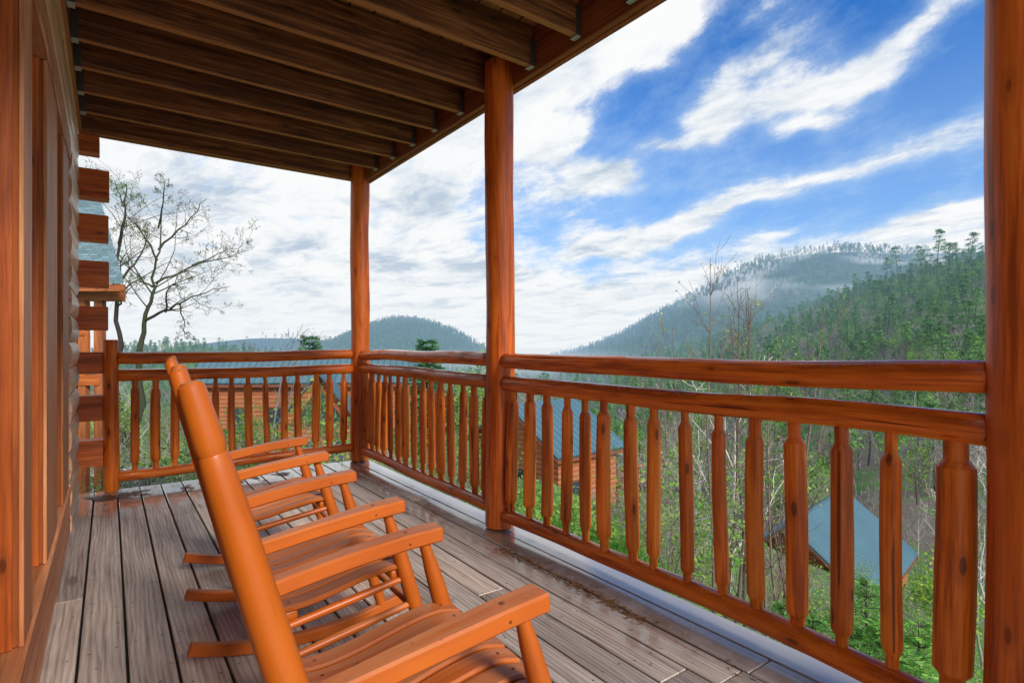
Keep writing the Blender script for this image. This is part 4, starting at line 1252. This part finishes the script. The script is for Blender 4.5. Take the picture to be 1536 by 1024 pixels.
def blob(a0,e0,l,wd,ang,amp,acc):
    mp=t.node('ShaderNodeMapping',vector_type='TEXTURE'); t.set(mp.inputs[0],bear)
    mp.inputs['Location'].default_value=(a0,e0,0); mp.inputs['Rotation'].default_value=(0,0,math.radians(ang)); mp.inputs['Scale'].default_value=(l,wd,1)
    q=t.vmath('DOT_PRODUCT',mp.outputs[0],mp.outputs[0],out=1)
    return t.math('MULTIPLY_ADD',t.math('POWER',.3679,q),amp,acc)
def px(u,v):
    a=(u-768)/838; e=(517-v)/838; return math.atan(a), math.atan2(e,math.sqrt(1+a*a))
cov=0.
for u,v,l,wd,ang,amp in ((1060,175,.065,.040,8,.34),(1180,140,.10,.040,18,.32),(1290,105,.10,.026,22,.27),
   (1010,325,.19,.020,15,.30),(900,350,.12,.030,12,.24),(1160,290,.10,.014,10,.22),(930,255,.07,.032,0,.30),(850,260,.10,.050,0,.26),
   (830,105,.10,.075,25,.34),(930,70,.11,.050,22,.30),(1010,15,.14,.040,8,.27),(900,35,.14,.06,20,.25),(1180,10,.05,.025,10,.2),(1410,15,.06,.02,8,.2),
   (1140,95,.09,.024,20,.22),(1190,195,.06,.013,12,.22),(1330,240,.14,.030,12,.20),(1430,215,.08,.03,10,.18),(1385,335,.09,.012,12,.30),(1150,350,.05,.008,4,.2),
   (815,205,.05,.030,-8,.28),(865,190,.02,.02,60,.2),(990,215,.05,.012,2,.2)):
    a0,e0=px(u,v); cov=blob(a0,e0,l,wd,ang,amp,cov)
left=t.smooth(az,.08,-.16,0.,.24)
lowh=t.smooth(t.math('ADD',el,t.math('MULTIPLY',az,-.06)),.19,.07,0.,.40)
rightc=t.smooth(az,-.02,.16,0.,-.13)
back=t.smooth(t.math('ABSOLUTE',az),1.0,1.6,0.,.16)
cov=t.math('ADD',t.math('ADD',cov,left),t.math('ADD',t.math('ADD',lowh,rightc),back))
mask=t.smooth(t.math('ADD',dens,cov),.51,.71)
# cloud colour: bright tops, blue-grey bellies
sh=t.noise(t.vmath('ADD',cs2,(3.7,1.9,0.)),1.7,4,.58)
sh2=t.math('ADD',sh,t.math('MULTIPLY',t.math('SUBTRACT',f2,.5),.5))
cc=t.ramp(sh2,[(.33,(.52,.62,.74)),(.44,(.77,.83,.89)),(.54,(.94,.96,.97)),(.75,(.99,.99,.99))])
cc=t.mix(t.smooth(el,.16,.02,0.,.75),cc,(.87,.915,.94))
skyc=t.mix(1.,sky.outputs[0],(.27,.92,1.75),'MULTIPLY')
hs=t.node('ShaderNodeHueSaturation'); hs.inputs['Saturation'].default_value=1.15; hs.inputs['Value'].default_value=1.0; t.set(hs.inputs['Color'],skyc)
K=10.
veil=t.math('ADD',t.smooth(el,.60,.10,.0,.46),t.math('MULTIPLY',t.smooth(t.math('ADD',dens,cov),.36,.56),.22))
blue=t.mix(veil,hs.outputs[0],(.55*K,.74*K,.95*K))
cK=t.vmath('SCALE',cc,K)
colr=t.mix(mask,blue,cK)
bg=t.node('ShaderNodeBackground'); t.set(bg.inputs[0],colr); bg.inputs[1].default_value=.1
wo=t.node('ShaderNodeOutputWorld'); t.l.new(bg.outputs[0],wo.inputs[0])

sl=bpy.data.lights.new('sun','SUN'); sl.energy=4.6; sl.angle=math.radians(16); sl.color=(1.,.94,.86)
so=bpy.data.objects.new('sun',sl); COL.objects.link(so); so.rotation_euler=(-sun_dir).to_track_quat('-Z','Y').to_euler()

cam=bpy.data.cameras.new('camera'); co=bpy.data.objects.new('camera',cam); COL.objects.link(co)
co.location=(0,0,CAM_H); co.rotation_euler=(math.radians(90),0,-TH)
cam.sensor_width=36; cam.lens=838/1536*36; cam.shift_y=5/1536; cam.clip_end=20000; cam.clip_start=.02
SC.camera=co
SC.view_settings.view_transform='Standard'; SC.view_settings.look='None'; SC.view_settings.exposure=0; SC.view_settings.gamma=1
SC.render.engine='CYCLES'
SC.cycles.use_denoising=True
SC.cycles.max_bounces=4; SC.cycles.diffuse_bounces=3; SC.cycles.glossy_bounces=2; SC.cycles.transmission_bounces=2; SC.cycles.use_adaptive_sampling=True; SC.cycles.adaptive_threshold=.02; SC.cycles.transparent_max_bounces=4
